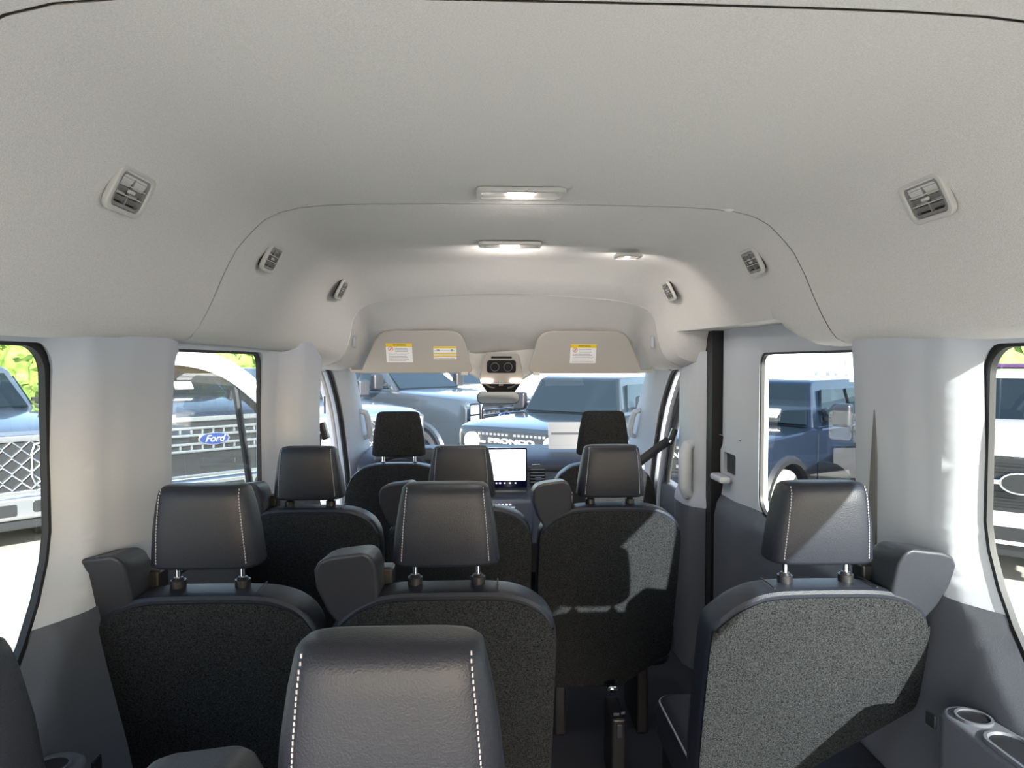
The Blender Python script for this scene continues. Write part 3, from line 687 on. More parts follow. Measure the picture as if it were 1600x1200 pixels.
def make_seat(lab, x, Y, m=1, cut=None, group='passenger seats', wing=True, bottom=.22, cutx=.06, cutz=.36, front=False, hlow=0):
    """passenger seat; origin on the floor below the rear edge of its top. m = -1 mirrors the shoulder bolster to the right."""
    s = thing('seat', (x, Y, 0), lab, 'seat', group)
    zt = .94
    def fn(a, b, d): return (a, (zt-b)*TAN+d, b)
    if front:
        half = [(.0, .952), (.10, .950), (.17, .935), (.225, .89), (.258, .82), (.272, .72), (.268, .55), (.24, .30)]
        outl = [(-a, b) for a, b in reversed(half[1:])]+half; zt = .952
        right = outl
    else:
        R_ = [(.0, .940), (.10, .939), (.15, .934), (.195, .918), (.228, .892), (.248, .855), (.253, .81), (.252, .66), (.246, cutz), (cutx, bottom)]
        L_ = [(.0, .940), (.10, .939), (.15, .932), (.20, .908), (.235, .878), (.258, .852), (.262, .80), (.264, .66), (.264, .50), (.26, bottom)]
        outl = [(-a, b) for a, b in reversed(L_)][:-1]+[(a, b) for a, b in R_]
    # smooth outline
    def smooth_outline(o_):
        q = []
        n = len(o_)
        for i in range(n):
            p = Vector(o_[i]); a = Vector(o_[i-1]); b = Vector(o_[(i+1) % n])
            if (p-a).length < .015 or (b-p).length < .015: q.append(tuple(p)); continue
            ra = min(.022, (p-a).length*.4); rb = min(.022, (b-p).length*.4)
            A = p+(a-p).normalized()*ra; B = p+(b-p).normalized()*rb
            for k in range(4):
                t = k/3; v = A*(1-t)**2+p*2*t*(1-t)+B*t*t; q.append((v.x, v.y))
        return q
    O = smooth_outline(outl)
    # leather shell: sections through the thickness, pulled in towards front and back
    n = len(O); cx = 0; cz = .6
    def inset(pts, d):
        out = []
        N_ = len(pts)
        for i in range(N_):
            a = Vector(pts[i-1]); p = Vector(pts[i]); b = Vector(pts[(i+1) % N_])
            t1 = (p-a); t2 = (b-p)
            t_ = (t1.normalized() if t1.length > 1e-6 else Vector((0, 0)))+(t2.normalized() if t2.length > 1e-6 else Vector((0, 0)))
            if t_.length < 1e-6: out.append(tuple(p)); continue
            t_.normalize(); nrm = Vector((-t_.y, t_.x))
            out.append((p.x+nrm.x*d, p.y+nrm.y*d))
        return out
    area = sum(O[i-1][0]*O[i][1]-O[i][0]*O[i-1][1] for i in range(n))
    sg = 1 if area > 0 else -1
    secs = [(.0, .010), (.006, .003), (.018, 0), (.075, 0), (.105, .008), (.122, .022), (.130, .045)]
    rows = [[fn(a, b, d) for a, b in inset(O, sg*i_)] for d, i_ in secs]
    vs = [v for r in rows for v in r]; fs = [(r*n+i, r*n+(i+1) % n, (r+1)*n+(i+1) % n, (r+1)*n+i) for r in range(len(rows)-1) for i in range(n)]
    fs += [tuple(range(n)), tuple((len(rows)-1)*n+i for i in range(n))]
    bk = mesh('backrest', vs, fs, M['leather'], s, ang=40)
    # fabric rear panel
    P1 = inset(O, sg*.004); P2 = inset(O, sg*.012)
    if not front:
        P1 = [(a, b-.014 if b > .85 else b) for a, b in P1]; P2 = [(a, b-.014 if b > .85 else b) for a, b in P2]
    rows = [[fn(a, b, .004) for a, b in P1], [fn(a, b, -.005) for a, b in P1], [fn(a, b, -.009) for a, b in P2]]
    vs = [v for r in rows for v in r]; fs = [(r*n+i, r*n+(i+1) % n, (r+1)*n+(i+1) % n, (r+1)*n+i) for r in range(2) for i in range(n)]+[tuple(range(n)), tuple(2*n+i for i in range(n))]
    mesh('back_panel', vs, fs, M['fabric'], s, ang=40)
    # top seams (short leather joints)
    if not front:
        for sx in ((1,) if m > 0 else (-1, 1)):
            pth = [Vector(fn(sx*.118, .9405, .012)), Vector(fn(sx*.118, .942, .05)), Vector(fn(sx*.118, .940, .09))]
            G().tube(pth, .0016, 6).obj('top_seam', M['rubber'], s)
    # headrest
    hz, hy = (.990+hlow, .062) if not front else (.982, .075)
    W, Wt, H = (.122, .104, .187) if not front else (.132, .110, .222)
    hd, st_ = sweep_head('headrest', M['leather'] if not front else M['fabric'], s, hy, hz, W, Wt, H)
    if not front:
        for sx in (-1, 1):
            g = G()
            for i in range(26):
                t = .10+.86*i/25; tt = min(t, .93)
                ww_ = (W+(Wt-W)*tt**1.3)
                b_ = [b for (a, b) in [(q[0], q[2]) for q in st_]]
                bb = lerp_tab([(q[0], q[2]) for q in st_], t)
                xx = ww_*.80; c = .80**(1/.42); s_ = math.sqrt(max(0, 1-c*c))
                yy = hy-.055*bb*s_**.62-t*H*TAN*.45
                zz = hz+H*t
                g.box((sx*xx, yy-.0008, zz), (.0016, .002, .0042))
            g.obj('stitching', M['thread'], hd)
    for sx in (-.072, .072) if not front else (-.078, .078):
        G().cyl((sx, hy, hz-.075), (sx, hy, hz+.03), .0062, 14).obj('headrest_post', M['chrome'], s)
        G().cyl((sx, hy, hz-.052-hlow), (sx, hy, hz-.034-hlow), .017, 20).cyl((sx, hy, hz-.035-hlow), (sx, hy, hz-.028-hlow), .0145, 20, .010).obj('post_collar', M['black'], s)
    # shoulder bolster carrying the belt outlet
    if wing:
        q = [(-.235, .862), (-.262, .905), (-.283, .965), (-.284, 1.005), (-.272, 1.028), (-.245, 1.038), (-.175, 1.047), (-.158, 1.038), (-.148, 1.01), (-.146, .95), (-.150, .905)]
        q = [(m*a, b-.010) for a, b in q]
        def wf(a, b, d): return (a, (.94-b)*TAN*1.3+d+.005, b-d*.10)
        wg = G().prism(q, wf, -.004, .115).obj('shoulder_bolster', M['bolster'], s, bevel=.014, seg=4)
        G().box((m*-.15, .11, .945), (.05, .05, .05)).obj('belt_outlet', M['black'], s, bevel=.008)
    # cushion and stand
    CL = .56 if not front else .46
    cu = G().prism(rrect(-.25, .25, .12, CL, .05, 5), lambda a, b, d: (a, b, d), .30, .44).obj('seat_cushion', M['leather'] if not front else M['fabric'], s, bevel=.035, seg=4)
    G().tube([(a, b, .425) for a, b in rrect(-.243, .243, .127, CL-.007, .045, 5)], .003, 6, True).obj('piping', M['thread'], cu)
    for sx in (-.16, .16):
        G().box((sx, .33, .15), (.045, .24, .30)).obj('seat_leg', M['black'], s, bevel=.01)
    return s
ROW = {1: .655, 2: 1.475, 3: 2.335}
make_seat('nearest seat with the largest black headrest, bottom centre', -.098, ROW[1], hlow=-.012, group='seats of the nearest row')
make_seat('nearest-row seat cut off by the left picture edge', -.600, ROW[1], hlow=-.012, group='seats of the nearest row')
make_seat('left seat of the second row, beside the left wall pillar', -.622, ROW[2], group='seats of the second row')
make_seat('middle seat of the second row, directly behind the largest headrest', -.088, ROW[2], group='seats of the second row', cutz=.36)
make_seat('single right seat of the second row with sunlit grey back', .768, ROW[2]-.02, -1, group='seats of the second row', cutx=-.06, cutz=.63, bottom=.42)
make_seat('left seat of the third row, in front of the left window pillar', -.618, ROW[3], hlow=-.024, group='seats of the third row')
make_seat('middle seat of the third row, left of the dashboard screen', -.083, ROW[3], hlow=-.024, group='seats of the third row')
make_seat('right seat of the third row with a sunlit triangle on its back', .452, ROW[3], hlow=-.024, group='seats of the third row')
make_seat('driver seat with plain black headrest behind the steering wheel', -.425, 3.27, wing=False, group='front seats', front=True)
make_seat('front passenger seat with light-struck back, by the right front door', .592, 3.27, wing=False, group='front seats', front=True)
# seat belts
def belt(name, path, wdt, lab, nrm=Vector((0, -1, 0))):
    path = [Vector(p) for p in path]; vs = []; fs = []
    for i, p in enumerate(path):
        t = (path[min(i+1, len(path)-1)]-path[max(i-1, 0)]).normalized(); a = t.cross(nrm).normalized()*wdt/2
        vs += [p-a, p+a]
    fs = [(2*i, 2*i+1, 2*i+3, 2*i+2) for i in range(len(path)-1)]
    return mesh(name, vs, fs, M['webbing'], solid=.003, fixn=False)
sb = belt('seat_belt', [(.925, 3.33, 1.055), (.88, 3.34, 1.02), (.80, 3.36, .955), (.755, 3.37, .915)], .045, '')
tag(sb, 'black seat belt running down from the right front pillar to the passenger seat', 'seat belt')
G().box((.938, 3.32, 1.075), (.03, .03, .085), Matrix.Rotation(radians(20), 3, 'Y')).obj('guide_loop', M['black'], sb, bevel=.008)
G().box((.925, 3.328, 1.052), (.012, .055, .02), Matrix.Rotation(radians(35), 3, 'Y')).obj('loop_bar', M['chrome'], sb, bevel=.004)
sb2 = belt('seat_belt', [(-.755, 3.13, 1.12), (-.765, 3.135, 1.0), (-.77, 3.14, .85), (-.78, 3.15, .6)], .045, '', Vector((1, 0, 0)))
tag(sb2, 'dark seat belt hanging at the front edge of the left door pillar', 'seat belt')
G().box((-.742, 3.13, 1.13), (.03, .05, .08), Matrix.Rotation(radians(-15), 3, 'Y')).obj('guide_loop', M['black'], sb2, bevel=.008)
G().tube([(-.735, 3.12, 1.21), (-.735, 3.12, 1.29)], .004, 6).obj('height_slot', M['black'], sb2)
gh = thing('grab_handle', (C+.868, 3.13, .94), 'tall pale grab handle on the right door pillar', 'handle')
G().tube([(.03, 0, -.125), (-.01, -.01, -.115), (-.022, -.015, -.08), (-.022, -.015, .08), (-.01, -.01, .115), (.03, 0, .125)], [.024, .028, .032, .032, .028, .024], 12).obj('grip', M['trim'], gh)
tag(G().prism([(1.715, 1.36), (1.728, 1.2), (1.742, .94), (1.70, .94), (1.705, 1.2)], lambda a, b, d: (C+.925+d, a, b), -.004, .02).obj('belt_slot_cover', M['seam'], smooth=False), 'narrow wedge-shaped dark slot in the right window pillar', 'trim slot')
# armrest trays in the side lining with cup holders
def tray(s, Y, z, lab):
    t = thing('side_tray', (C+s*.90, Y, z), lab, 'storage tray', 'side trays with cup holders')
    G().prism(rrect(-.19, .19, -.05, .05, .045, 5), lambda a, b, d: (b, a, d), -.20, 0).obj('tray_body', M['dark'], t, bevel=.012)
    G().tube([(b, a, .001) for a, b in rrect(-.165, .075, -.036, .036, .034, 5)], .006, 6, True).obj('recess_rim', M['dark'], t)
    G().prism(rrect(-.16, .07, -.031, .031, .03, 5), lambda a, b, d: (b, a, d), .0, .0015).obj('recess', M['black'], t)
    G().cyl((0, .13, 0), (0, .13, .003), .030, 24).obj('cup_hole', M['black'], t)
    G().ring([(.034*cos(i*pi/12), .034*sin(i*pi/12)) for i in range(24)], [(.029*cos(i*pi/12), .029*sin(i*pi/12)) for i in range(24)], lambda a, b, d: (a, b+.13, d), 0, .006).obj('cup_rim', M['dark'], t)
    G().box((-s*.052, .185, -.03), (.006, .03, .03)).obj('power_socket', M['black'], t, bevel=.004)
    return t
tray(-1, 1.12, .70, 'dark side tray with socket at the lower left'); tray(1, 1.18, .72, 'dark side tray with round cup hole at the lower right')
# floor hardware
for i, (x, y, lab) in enumerate(((.455, 2.30, 'black seat latch under the third-row right seat'), (.60, 2.05, 'black seat track beside the single right seat'))):
    k = thing('floor_latch', (x, y, 0), lab, 'seat latch', 'floor latches')
    G().box((0, 0, .12), (.05, .16, .24)).obj('latch_body', M['black'], k, bevel=.01)
    G().box((0, -.083, .20), (.022, .01, .05)).obj('release_tab', M['bolster'], k, bevel=.004)
    G().box((-.012, -.084, .262), (.02, .012, .008)).box((.01, -.084, .266), (.014, .012, .01)).obj('shiny_catch', M['chrome'], k)
bc = G().ell((0, 0, 0), (.022, .012, .014)).obj('belt_buckle_tip', M['chrome'], loc=(.470, 2.42, .245)); tag(bc, 'small shiny buckle tip at the foot of the third-row right seat', 'buckle')

# ================================================================ OUTSIDE
gm = pbr('pale_concrete', (0.46, 0.44, 0.395), 0.9, bump=0.3, bscale=4, speck=0.35, sscale=0.8)
gv = [(-90, -60, GZ), (90, -60, GZ), (90, 120, GZ), (-90, 120, GZ)]
tag(mesh('ground', gv, [(0, 1, 2, 3)], gm, smooth=False), kind='structure')

def wheel(parent, x, y, r, wd, side, rimm, tyrem):
    prof_ = [(-.5, .62), (-.5, .90), (-.42, .985), (-.2, 1.0), (.2, 1.0), (.42, .985), (.5, .90), (.5, .62)]
    K = 36; vs = []; fs = []
    for (a, rr) in prof_:
        for j in range(K):
            th = 2*pi*j/K; vs.append((r*rr*cos(th), a*wd, r*rr*sin(th)))
    n = len(prof_)
    for i in range(n): 
        ii = (i+1) % n; fs += [(i*K+j, i*K+(j+1) % K, ii*K+(j+1) % K, ii*K+j) for j in range(K)]
    o = mesh('wheel', vs, fs, tyrem, parent, ang=40, loc=(x, y, r))
    g = G(); ro = r*.63; yo = side*wd*.40
    ringo = [(ro*cos(2*pi*j/36), ro*sin(2*pi*j/36)) for j in range(36)]; ringi = [(a*.88, b*.88) for a, b in ringo]
    f_ = lambda a, b, d: (a, d, b)
    g.ring(ringo, ringi, f_, yo-.06*side, yo+.012*side)
    g.cyl((0, yo-.03*side, 0), (0, yo+.03*side, 0), r*.16, 18)
    for k in range(6):
        a = 2*pi*k/6+.3
        g.prism([(r*.10*cos(a-.5), r*.10*sin(a-.5)), (r*.60*cos(a-.11), r*.60*sin(a-.11)), (r*.60*cos(a+.11), r*.60*sin(a+.11)), (r*.10*cos(a+.5), r*.10*sin(a+.5))], f_, yo-.02*side, yo+.01*side)
    g.obj('rim', rimm, o, ang=30)
    G().cyl((0, yo-.07*side, 0), (0, yo-.05*side, 0), ro, 30).obj('brake_disc', M['under'], o)
    return o
def car(name, loc, heading, lab, cat, P, paintm, style, L=5.6, W=2.0, hood=1.22, cowl=1.34, belt=1.36, roof=1.96, xc=1.15, rake=.62, xr=-1.6, r=.42, front=1.85, rear=-1.9, bed=True, rimm=None, tyrem=None, back_in=.12, placard=None, roofm=None):
    t = thing(name, (loc[0], loc[1], GZ), lab, cat, 'parked vehicles'); t.rotation_euler = (0, 0, math.atan2(heading[1], heading[0]))
    rimm = rimm or M['rim']; tyrem = tyrem or M['tyre']
    F = L/2; B = -L/2; ar = r+.09
    def arch(cx): return [(cx-ar*cos(pi*i/10)*1.0, max(.50, .42+ar*sin(pi*i/10)*1.02)) for i in range(11)]
    pts = [(B+.02, .55)]+arch(rear)+arch(front)+[(F-.12, .5), (F-.02, .62), (F-.01, hood-.16), (F-.05, hood-.05), (F-.22, hood), (xc, cowl), (xr, belt)]
    pts += [(B+.1, belt+.01), (B, belt-.1)] if bed or xr > B+.5 else [(B+.02, belt)]
    side = lambda a, b, d: (a, d, b)
    # body with rounded shoulders: three width sections per side
    n = len(pts); secs = [(-W/2, .93, .0), (-W/2, 1.0, .0)]
    cxm, czm = 0, .9
    def sec(y, k): return [Vector((cxm+(a-cxm)*(1-.012*k), y, b if b < .9 else .9+(b-.9)*(1-.10*k))) for a, b in pts]
    rows = [sec(-W/2, 1.0), sec(-W/2+.02, .45), sec(-W/2+.09, .1), sec(-W/2+.35, -.12), sec(0, -.25), sec(W/2-.35, -.12), sec(W/2-.09, .1), sec(W/2-.02, .45), sec(W/2, 1.0)]
    vs = [v for q in rows for v in q]; fs = [(i*n+j, i*n+(j+1) % n, (i+1)*n+(j+1) % n, (i+1)*n+j) for i in range(len(rows)-1) for j in range(n)]
    fs += [tuple(range(n)), tuple((len(rows)-1)*n+j for j in range(n))]
    mesh('body', vs, fs, paintm, t, ang=32)
    G().box((0, 0, .62), (L-.5, W-.55, .5)).obj('underbody', M['under'], t)
    # cabin
    hb, ht = W/2-.07, W/2-.24
    xt = xc-rake; xe = xr+back_in
    def cab(x, z):                         # half width at height
        k = (z-cowl)/(roof-cowl); return hb+(ht-hb)*max(0, min(1, k))
    z0 = min(cowl, belt)-.05
    vs = []
    for sy in (-1, 1): vs += [(xc+.02, sy*hb, z0), (xt, sy*ht, roof-.05), (xt-.1, sy*(ht-.05), roof), (xe+.12, sy*(ht-.05), roof), (xe, sy*ht, roof-.05), (xr, sy*hb, z0)]
    fs = [(0, 1, 2, 3, 4, 5), (6, 7, 8, 9, 10, 11)]+[(i, (i+1) % 6, 6+(i+1) % 6, 6+i) for i in range(6)]
    mesh('cabin', vs, fs, roofm or paintm, t, ang=20, bevel=.035, seg=2)
    def quad(nm, P4, mat, out, par=t, th=.02):
        P4 = [Vector(p) for p in P4]; c = sum(P4, Vector())/4; nrm = (P4[1]-P4[0]).cross(P4[2]-P4[1]).normalized()
        if nrm.dot(Vector(out)) < 0: nrm = -nrm
        vs_ = [p-nrm*th for p in P4]+[p+nrm*.012 for p in P4]
        return mesh(nm, vs_, [(0, 1, 2, 3), (4, 5, 6, 7), (0, 1, 5, 4), (1, 2, 6, 5), (2, 3, 7, 6), (3, 0, 4, 7)], mat, par, smooth=False)
    def lp(a, b, k): return tuple(a[i]+(b[i]-a[i])*k for i in range(3))
    a, b_, c_, d = (xc+.02, -hb+.09, z0+.06), (xc+.02, hb-.09, z0+.06), (xt, ht-.08, roof-.07), (xt, -ht+.08, roof-.07)
    wsn = quad('windshield', [lp(a, d, .03), lp(b_, c_, .03), c_, d], M['carglass'], (1, 0, .5))
    nwin = 3 if not bed and xr < -1.8 else 2
    xs = [xc-.16, xc-1.12, xc-2.02, xr+.16][:nwin+1] if nwin == 3 else [xc-.16, xc-1.12, xr+.14]
    for sy in (-1, 1):
        for i in range(nwin):
            xa, xb = xs[i]-.05, xs[i+1]+.05
            zt_ = roof-.13; zb = belt+.03
            shift = lambda x, k: x-(rake*.9 if i == 0 and x == xa else 0)*k
            q = [(xa, sy*(cab(0, zb)+.004), zb), (xb, sy*(cab(0, zb)+.004), zb), (xb, sy*(cab(0, zt_)+.006), zt_), (xa-(rake*.82 if i == 0 else 0), sy*(cab(0, zt_)+.006), zt_)]
            quad('side_window', q, M['carglass'], (0, sy, .2))
    quad('rear_window', [(xr-.0, -hb+.15, belt+.04), (xr-.0, hb-.15, belt+.04), (xe-.0, ht-.12, roof-.12), (xe-.0, -ht+.12, roof-.12)], M['carglass'], (-1, 0, 0))
    for sy in (-1, 1):
        mm = G().box((xc-.28, sy*(W/2+.17), cowl+.16), (.14, .24, .30)).obj('side_mirror', M['black'] if style != 'white' else paintm, t, bevel=.04)
        G().box((xc-.355, sy*(W/2+.17), cowl+.16), (.012, .18, .24)).obj('mirror_glass', M['mirror'], mm)
        G().box((xc-.30, sy*(W/2+.02), cowl+.10), (.06, .16, .05)).obj('mirror_arm', M['black'], mm)
        for k, xd in enumerate((xc-1.02, xc-1.95)):
            G().box((xd, sy*(W/2+.012), belt-.13), (.20, .03, .04)).obj('door_handle', M['black'] if style != 'chrome' else M['chrome'], t, bevel=.01)
        g = G()
        for xd in (xc+.02, xc-1.10, xc-2.0): g.box((xd, sy*(W/2-.001), .9), (.012, .012, .66))
        g.obj('door_gap', M['under'], t)
        for cx in (front, rear):
            vs_ = []; N_ = 14
            for i in range(N_+1):
                th = pi*(-.03+1.06*i/N_)
                for (rr, yy) in ((ar-.01, W/2-.03), (ar-.01, W/2+.045), (ar+.05, W/2+.045), (ar+.09, W/2-.005)):
                    vs_.append((cx-rr*cos(th), sy*yy, .42+rr*sin(th)))
            fs_ = [(4*i+j, 4*i+j+1, 4*i+j+5, 4*i+j+4) for i in range(N_) for j in range(3)]
            mesh('wheel_arch', vs_, fs_, M['black'] if style in ('bronco', 'plain') else paintm, t)
            wheel(t, cx, sy*(W/2-.15), r, .27, sy, rimm, tyrem)
    fz = lambda a, b, d: (F+d, a, b)
    gw = W/2-.36; gt = hood-.13
    if style in ('chrome', 'mesh', 'white'):
        gb = .70 if style != 'white' else .72
        gr = G().prism(rrect(-gw, gw, gb, gt, .06, 3), fz, -.05, .01).obj('grille', M['grille_black'], t)
        fm = {'chrome': M['chrome'], 'mesh': M['rim'], 'white': M['chrome']}[style]
        if style != 'white': G().ring(rrect(-gw-.03, gw+.03, gb-.04, gt+.05, .09, 3), rrect(-gw+.04, gw-.04, gb+.03, gt-.02, .05, 3), fz, -.01, .05).obj('grille_frame', fm, gr, bevel=.012)
        if style == 'chrome':
            for z in (gt-.10, gt-.19, gt-.30, gt-.39):
                G().box((F+.035, 0, z), (.045, 2*gw-.06, .042)).obj('grille_bar', M['chrome'], gr, bevel=.01)
            g = G()
            for z in (gt-.145, gt-.345):
                for i in range(9): g.box((F+.03, -gw+.12+i*(2*gw-.24)/8, z), (.03, .025, .07))
            g.obj('grille_studs', M['chrome'], gr)
        elif style == 'mesh':
            g = G()
            nr = 6; dz = (gt-gb-.04)/nr
            for k in range(nr):
                zc_ = gb+.03+dz*(k+.5)
                pth = []
                m_ = 14
                for i in range(m_+1):
                    yy = -gw+.05+i*(2*gw-.1)/m_; pth.append((F+.028, yy, zc_+(dz*.42 if i % 2 else -dz*.42)*(1 if k % 2 else -1)))
                g.tube(pth, .011, 6)
            g.obj('grille_mesh', M['rim'], gr)
            for sy in (-1, 1):
                c = [(sy*(gw-.02), gt-.04), (sy*(gw-.10), gt-.06), (sy*(gw-.13), gt-.15), (sy*(gw-.13), gb+.17), (sy*(gw-.10), gb+.08), (sy*(gw-.02), gb+.05)]
                G().tube([fz(a, b, .04) for a, b in c], .014, 8).obj('bracket_trim', M['steel'], gr)
        else:
            G().box((F+.03, 0, (gb+gt)/2+.02), (.05, 2*gw, .05)).obj('grille_bar', M['chrome'], gr, bevel=.012)
            for z in (gb+.06, gb+.12, gb+.18, gt-.08, gt-.14): G().box((F+.016, 0, z), (.02, 2*gw-.04, .02)).obj('grille_slat', M['black'], gr)
        if style in ('chrome', 'white'):
            ew, eh = (.20, .082) if style == 'chrome' else (.17, .105)
            zc_ = gt-.245 if style == 'chrome' else (gb+gt)/2+.02
            E_ = [(ew*cos(i*pi/16), zc_+eh*sin(i*pi/16)) for i in range(32)]
            bd = G().prism(E_, fz, .04, .075).obj('oval_badge', M['chrome'], gr, bevel=.006)
            G().prism([(a*.88, zc_+(b-zc_)*.86) for a, b in E_], fz, .076, .081).obj('badge_field', M['badge_blue'] if style == 'chrome' else M['grille_black'], bd)
            if style == 'chrome':
                text_mesh('badge_script', 'Ford', .125, M['white'], bd, Matrix.Translation((F+.084, 0, zc_)) @ Matrix.Rotation(radians(90), 4, 'Z') @ Matrix.Rotation(radians(90), 4, 'X'), .002, shear=.35)
        for sy in (-1, 1):
            hy0, hy1 = sorted((sy*(gw+.05), sy*(W/2-.03)))
            hl = G().prism(rrect(hy0, hy1, gt-.36, gt+.03, .04, 3), fz, -.06, .025).obj('headlamp', M['lamp'], t, bevel=.01)
            G().box((F+.028, (hy0+hy1)/2, gt-.165), (.012, abs(hy1-hy0)*.9, .03)).obj('lamp_divider', fm, hl)
            G().ring(rrect(hy0-.012, hy1+.012, gt-.372, gt+.042, .05, 3), rrect(hy0+.02, hy1-.02, gt-.34, gt+.01, .03, 3), fz, -.02, .035).obj('lamp_surround', fm if style == 'chrome' else M['rim'], hl)
        bm_ = M['chrome'] if style == 'chrome' else (paintm if style == 'white' else M['rim'])
        bp = G().prism([(-W/2, .50), (-W/2+.1, .42), (W/2-.1, .42), (W/2, .50), (W/2, .68), (-W/2, .68)], fz, -.2, .13).obj('bumper', bm_, t, bevel=.045)
        G().prism(rrect(-.36, .36, .47, .60, .02, 2), fz, .12, .134).obj('plate_recess', M['grille_black'], bp)
        for sy in (-1, 1):
            G().prism(rrect(min(sy*.50, sy*.80), max(sy*.50, sy*.80), .49, .62, .03, 3), fz, .12, .135).obj('fog_lamp_pocket', M['grille_black'], bp)
            G().cyl(fz(sy*.70, .555, .13), fz(sy*.70, .555, .15), .045, 14).obj('fog_lamp', M['lamp'], bp)
            G().tube([fz(sy*.58, .53, .12), fz(sy*.58, .53, .18), fz(sy*.58, .58, .18), fz(sy*.58, .58, .12)], .014, 6).obj('tow_hook', M['black'], bp)
        G().box((F-.02, 0, .36), (.12, W-.5, .12)).obj('skid_panel', M['grille_black'], bp, bevel=.02)
    if style == 'bronco':
        gb = .82; gt = hood-.10
        gr = G().prism(rrect(-W/2+.20, W/2-.20, gb, gt, .10, 4), fz, -.05, .03).obj('grille', M['grille_black'], t, bevel=.01)
        zc_ = (gb+gt)/2
        g = G()
        for z in (gt-.045, gb+.045):
            for i in range(17):
                if abs(i-8) < .5: continue
                g.box((F+.034, -.56+i*.07, z), (.01, .045, .035))
        g.obj('grille_slots', M['steel'], gr)
        text_mesh('grille_lettering', 'BRONCO', .088, M['white'], gr, Matrix.Translation((F+.036, 0, zc_+.02)) @ Matrix.Rotation(radians(90), 4, 'Z') @ Matrix.Rotation(radians(90), 4, 'X') @ Matrix.Scale(2.1, 4, (1, 0, 0)), .006, bold=.004)
        for sy in (-1, 1):
            hl = G().cyl(fz(sy*(W/2-.31), zc_, .0), fz(sy*(W/2-.31), zc_, .055), .115, 28).obj('headlamp', M['lamp'], t)
            G().ring([(sy*(W/2-.31)+.13*cos(i*pi/16), zc_+.13*sin(i*pi/16)) for i in range(32)], [(sy*(W/2-.31)+.105*cos(i*pi/16), zc_+.105*sin(i*pi/16)) for i in range(32)], fz, .02, .07).obj('lamp_ring', M['white'], hl)
            G().box(fz(sy*(W/2-.44), zc_, .06), (.02, .24, .025)).obj('lamp_bar', M['white'], hl)
        bp = G().prism([(-W/2+.02, .48), (W/2-.02, .48), (W/2-.02, .70), (-W/2+.02, .70)], fz, -.1, .16).obj('bumper', M['black'], t, bevel=.04)
    if placard: G().box((xc-.02, placard, z0+.20), (.02, .26, .16), Matrix.Rotation(radians(-50), 3, 'Y')).obj('windscreen_card', M['white'], wsn)
    return t
def at(px, Y):                        # lateral position seen at picture column px at forward distance Y
    a = math.atan((px-800)/1050)+radians(2.34); return math.tan(a)*Y
def headloc(px, D, hd, F):            # place a car so that its nose centre stands in that direction
    h = Vector(hd).normalized(); x = at(px, D); return (x-h.x*F, D-h.y*F)
# left row: noses toward the van
h1 = (.70, -.71)
car('pickup_truck', headloc(-48, 7.3, h1, 2.9), h1, 'silver-blue pickup truck with mesh grille outside the near left window', 'truck', None, P_SILV, 'mesh', L=5.8, W=2.02, hood=1.42, cowl=1.54, belt=1.54, roof=2.08)
h2 = (.66, -.75)
car('pickup_truck', headloc(330, 8.8, h2, 3.0), h2, 'dark blue pickup truck with chrome grille and blue oval badge, behind the open door', 'truck', None, P_BLUE, 'chrome', L=6.0, W=2.03, hood=1.54, cowl=1.64, belt=1.64, roof=2.16, placard=.25)
h3 = (.68, -.73)
car('pickup_truck', headloc(578, 10.2, h3, 2.9), h3, 'blue-grey pickup truck whose hood shows left of the driver headrest', 'truck', None, P_SILV, 'mesh', L=5.8, W=2.02, hood=1.40, cowl=1.50, belt=1.50, roof=2.04)
car('pickup_truck', headloc(785, 12.6, (.78, -.63), 3.0), (.78, -.63), 'slate grey pickup truck side-on behind the mirror, with big front wheel', 'truck', None, P_GREY, 'chrome', L=6.0, W=2.03, hood=1.50, cowl=1.60, belt=1.60, roof=2.12, r=.46)
car('pickup_truck', headloc(852, 15.0, (.78, -.63), 3.0), (.78, -.63), 'white pickup truck far beyond the rear-view mirror', 'truck', None, P_WHITE, 'mesh', L=6.0, W=2.03, hood=1.50, cowl=1.6, belt=1.6, roof=2.15)
h5 = (-.6, -.8)
car('off_road_vehicle', headloc(800, 9.6, h5, 2.4), h5, 'dark boxy off-road vehicle with white lettering across its grille', 'car', None, P_GREEN, 'bronco', L=4.8, W=2.0, hood=1.24, cowl=1.30, belt=1.32, roof=1.90, xc=.72, rake=.28, xr=-2.25, r=.41, front=1.5, rear=-1.45, bed=False, back_in=.05)
h6 = (-.79, -.61)
car('off_road_vehicle', (4.25, 9.65), h6, 'navy boxy off-road vehicle side-on outside the sliding door window', 'car', None, P_NAVY, 'bronco', L=4.8, W=1.98, hood=1.24, cowl=1.30, belt=1.32, roof=1.90, xc=.72, rake=.28, xr=-2.25, r=.42, front=1.5, rear=-1.45, bed=False, tyrem=M['tyre_dusty'], rimm=M['chrome'], back_in=.05, placard=.3)
car('large_suv', headloc(1600, 6.1, (-.65, -.76), 2.6), (-.65, -.76), 'white sport utility vehicle with ringed chrome badge outside the near right window', 'car', None, P_WHITE, 'white', L=5.2, W=2.02, hood=1.38, cowl=1.48, belt=1.46, roof=2.04, xc=1.0, rake=.75, xr=-2.45, r=.40, front=1.65, rear=-1.6, bed=False)
car('suv', (-8.4, 16.5), (.75, -.66), 'black sport utility vehicle far beyond the open front door', 'car', None, P_BLACK, 'plain', L=5.0, W=2.0, hood=1.25, cowl=1.35, belt=1.35, roof=1.98, xc=.9, rake=.7, xr=-2.3, r=.40, front=1.6, rear=-1.5, bed=False)
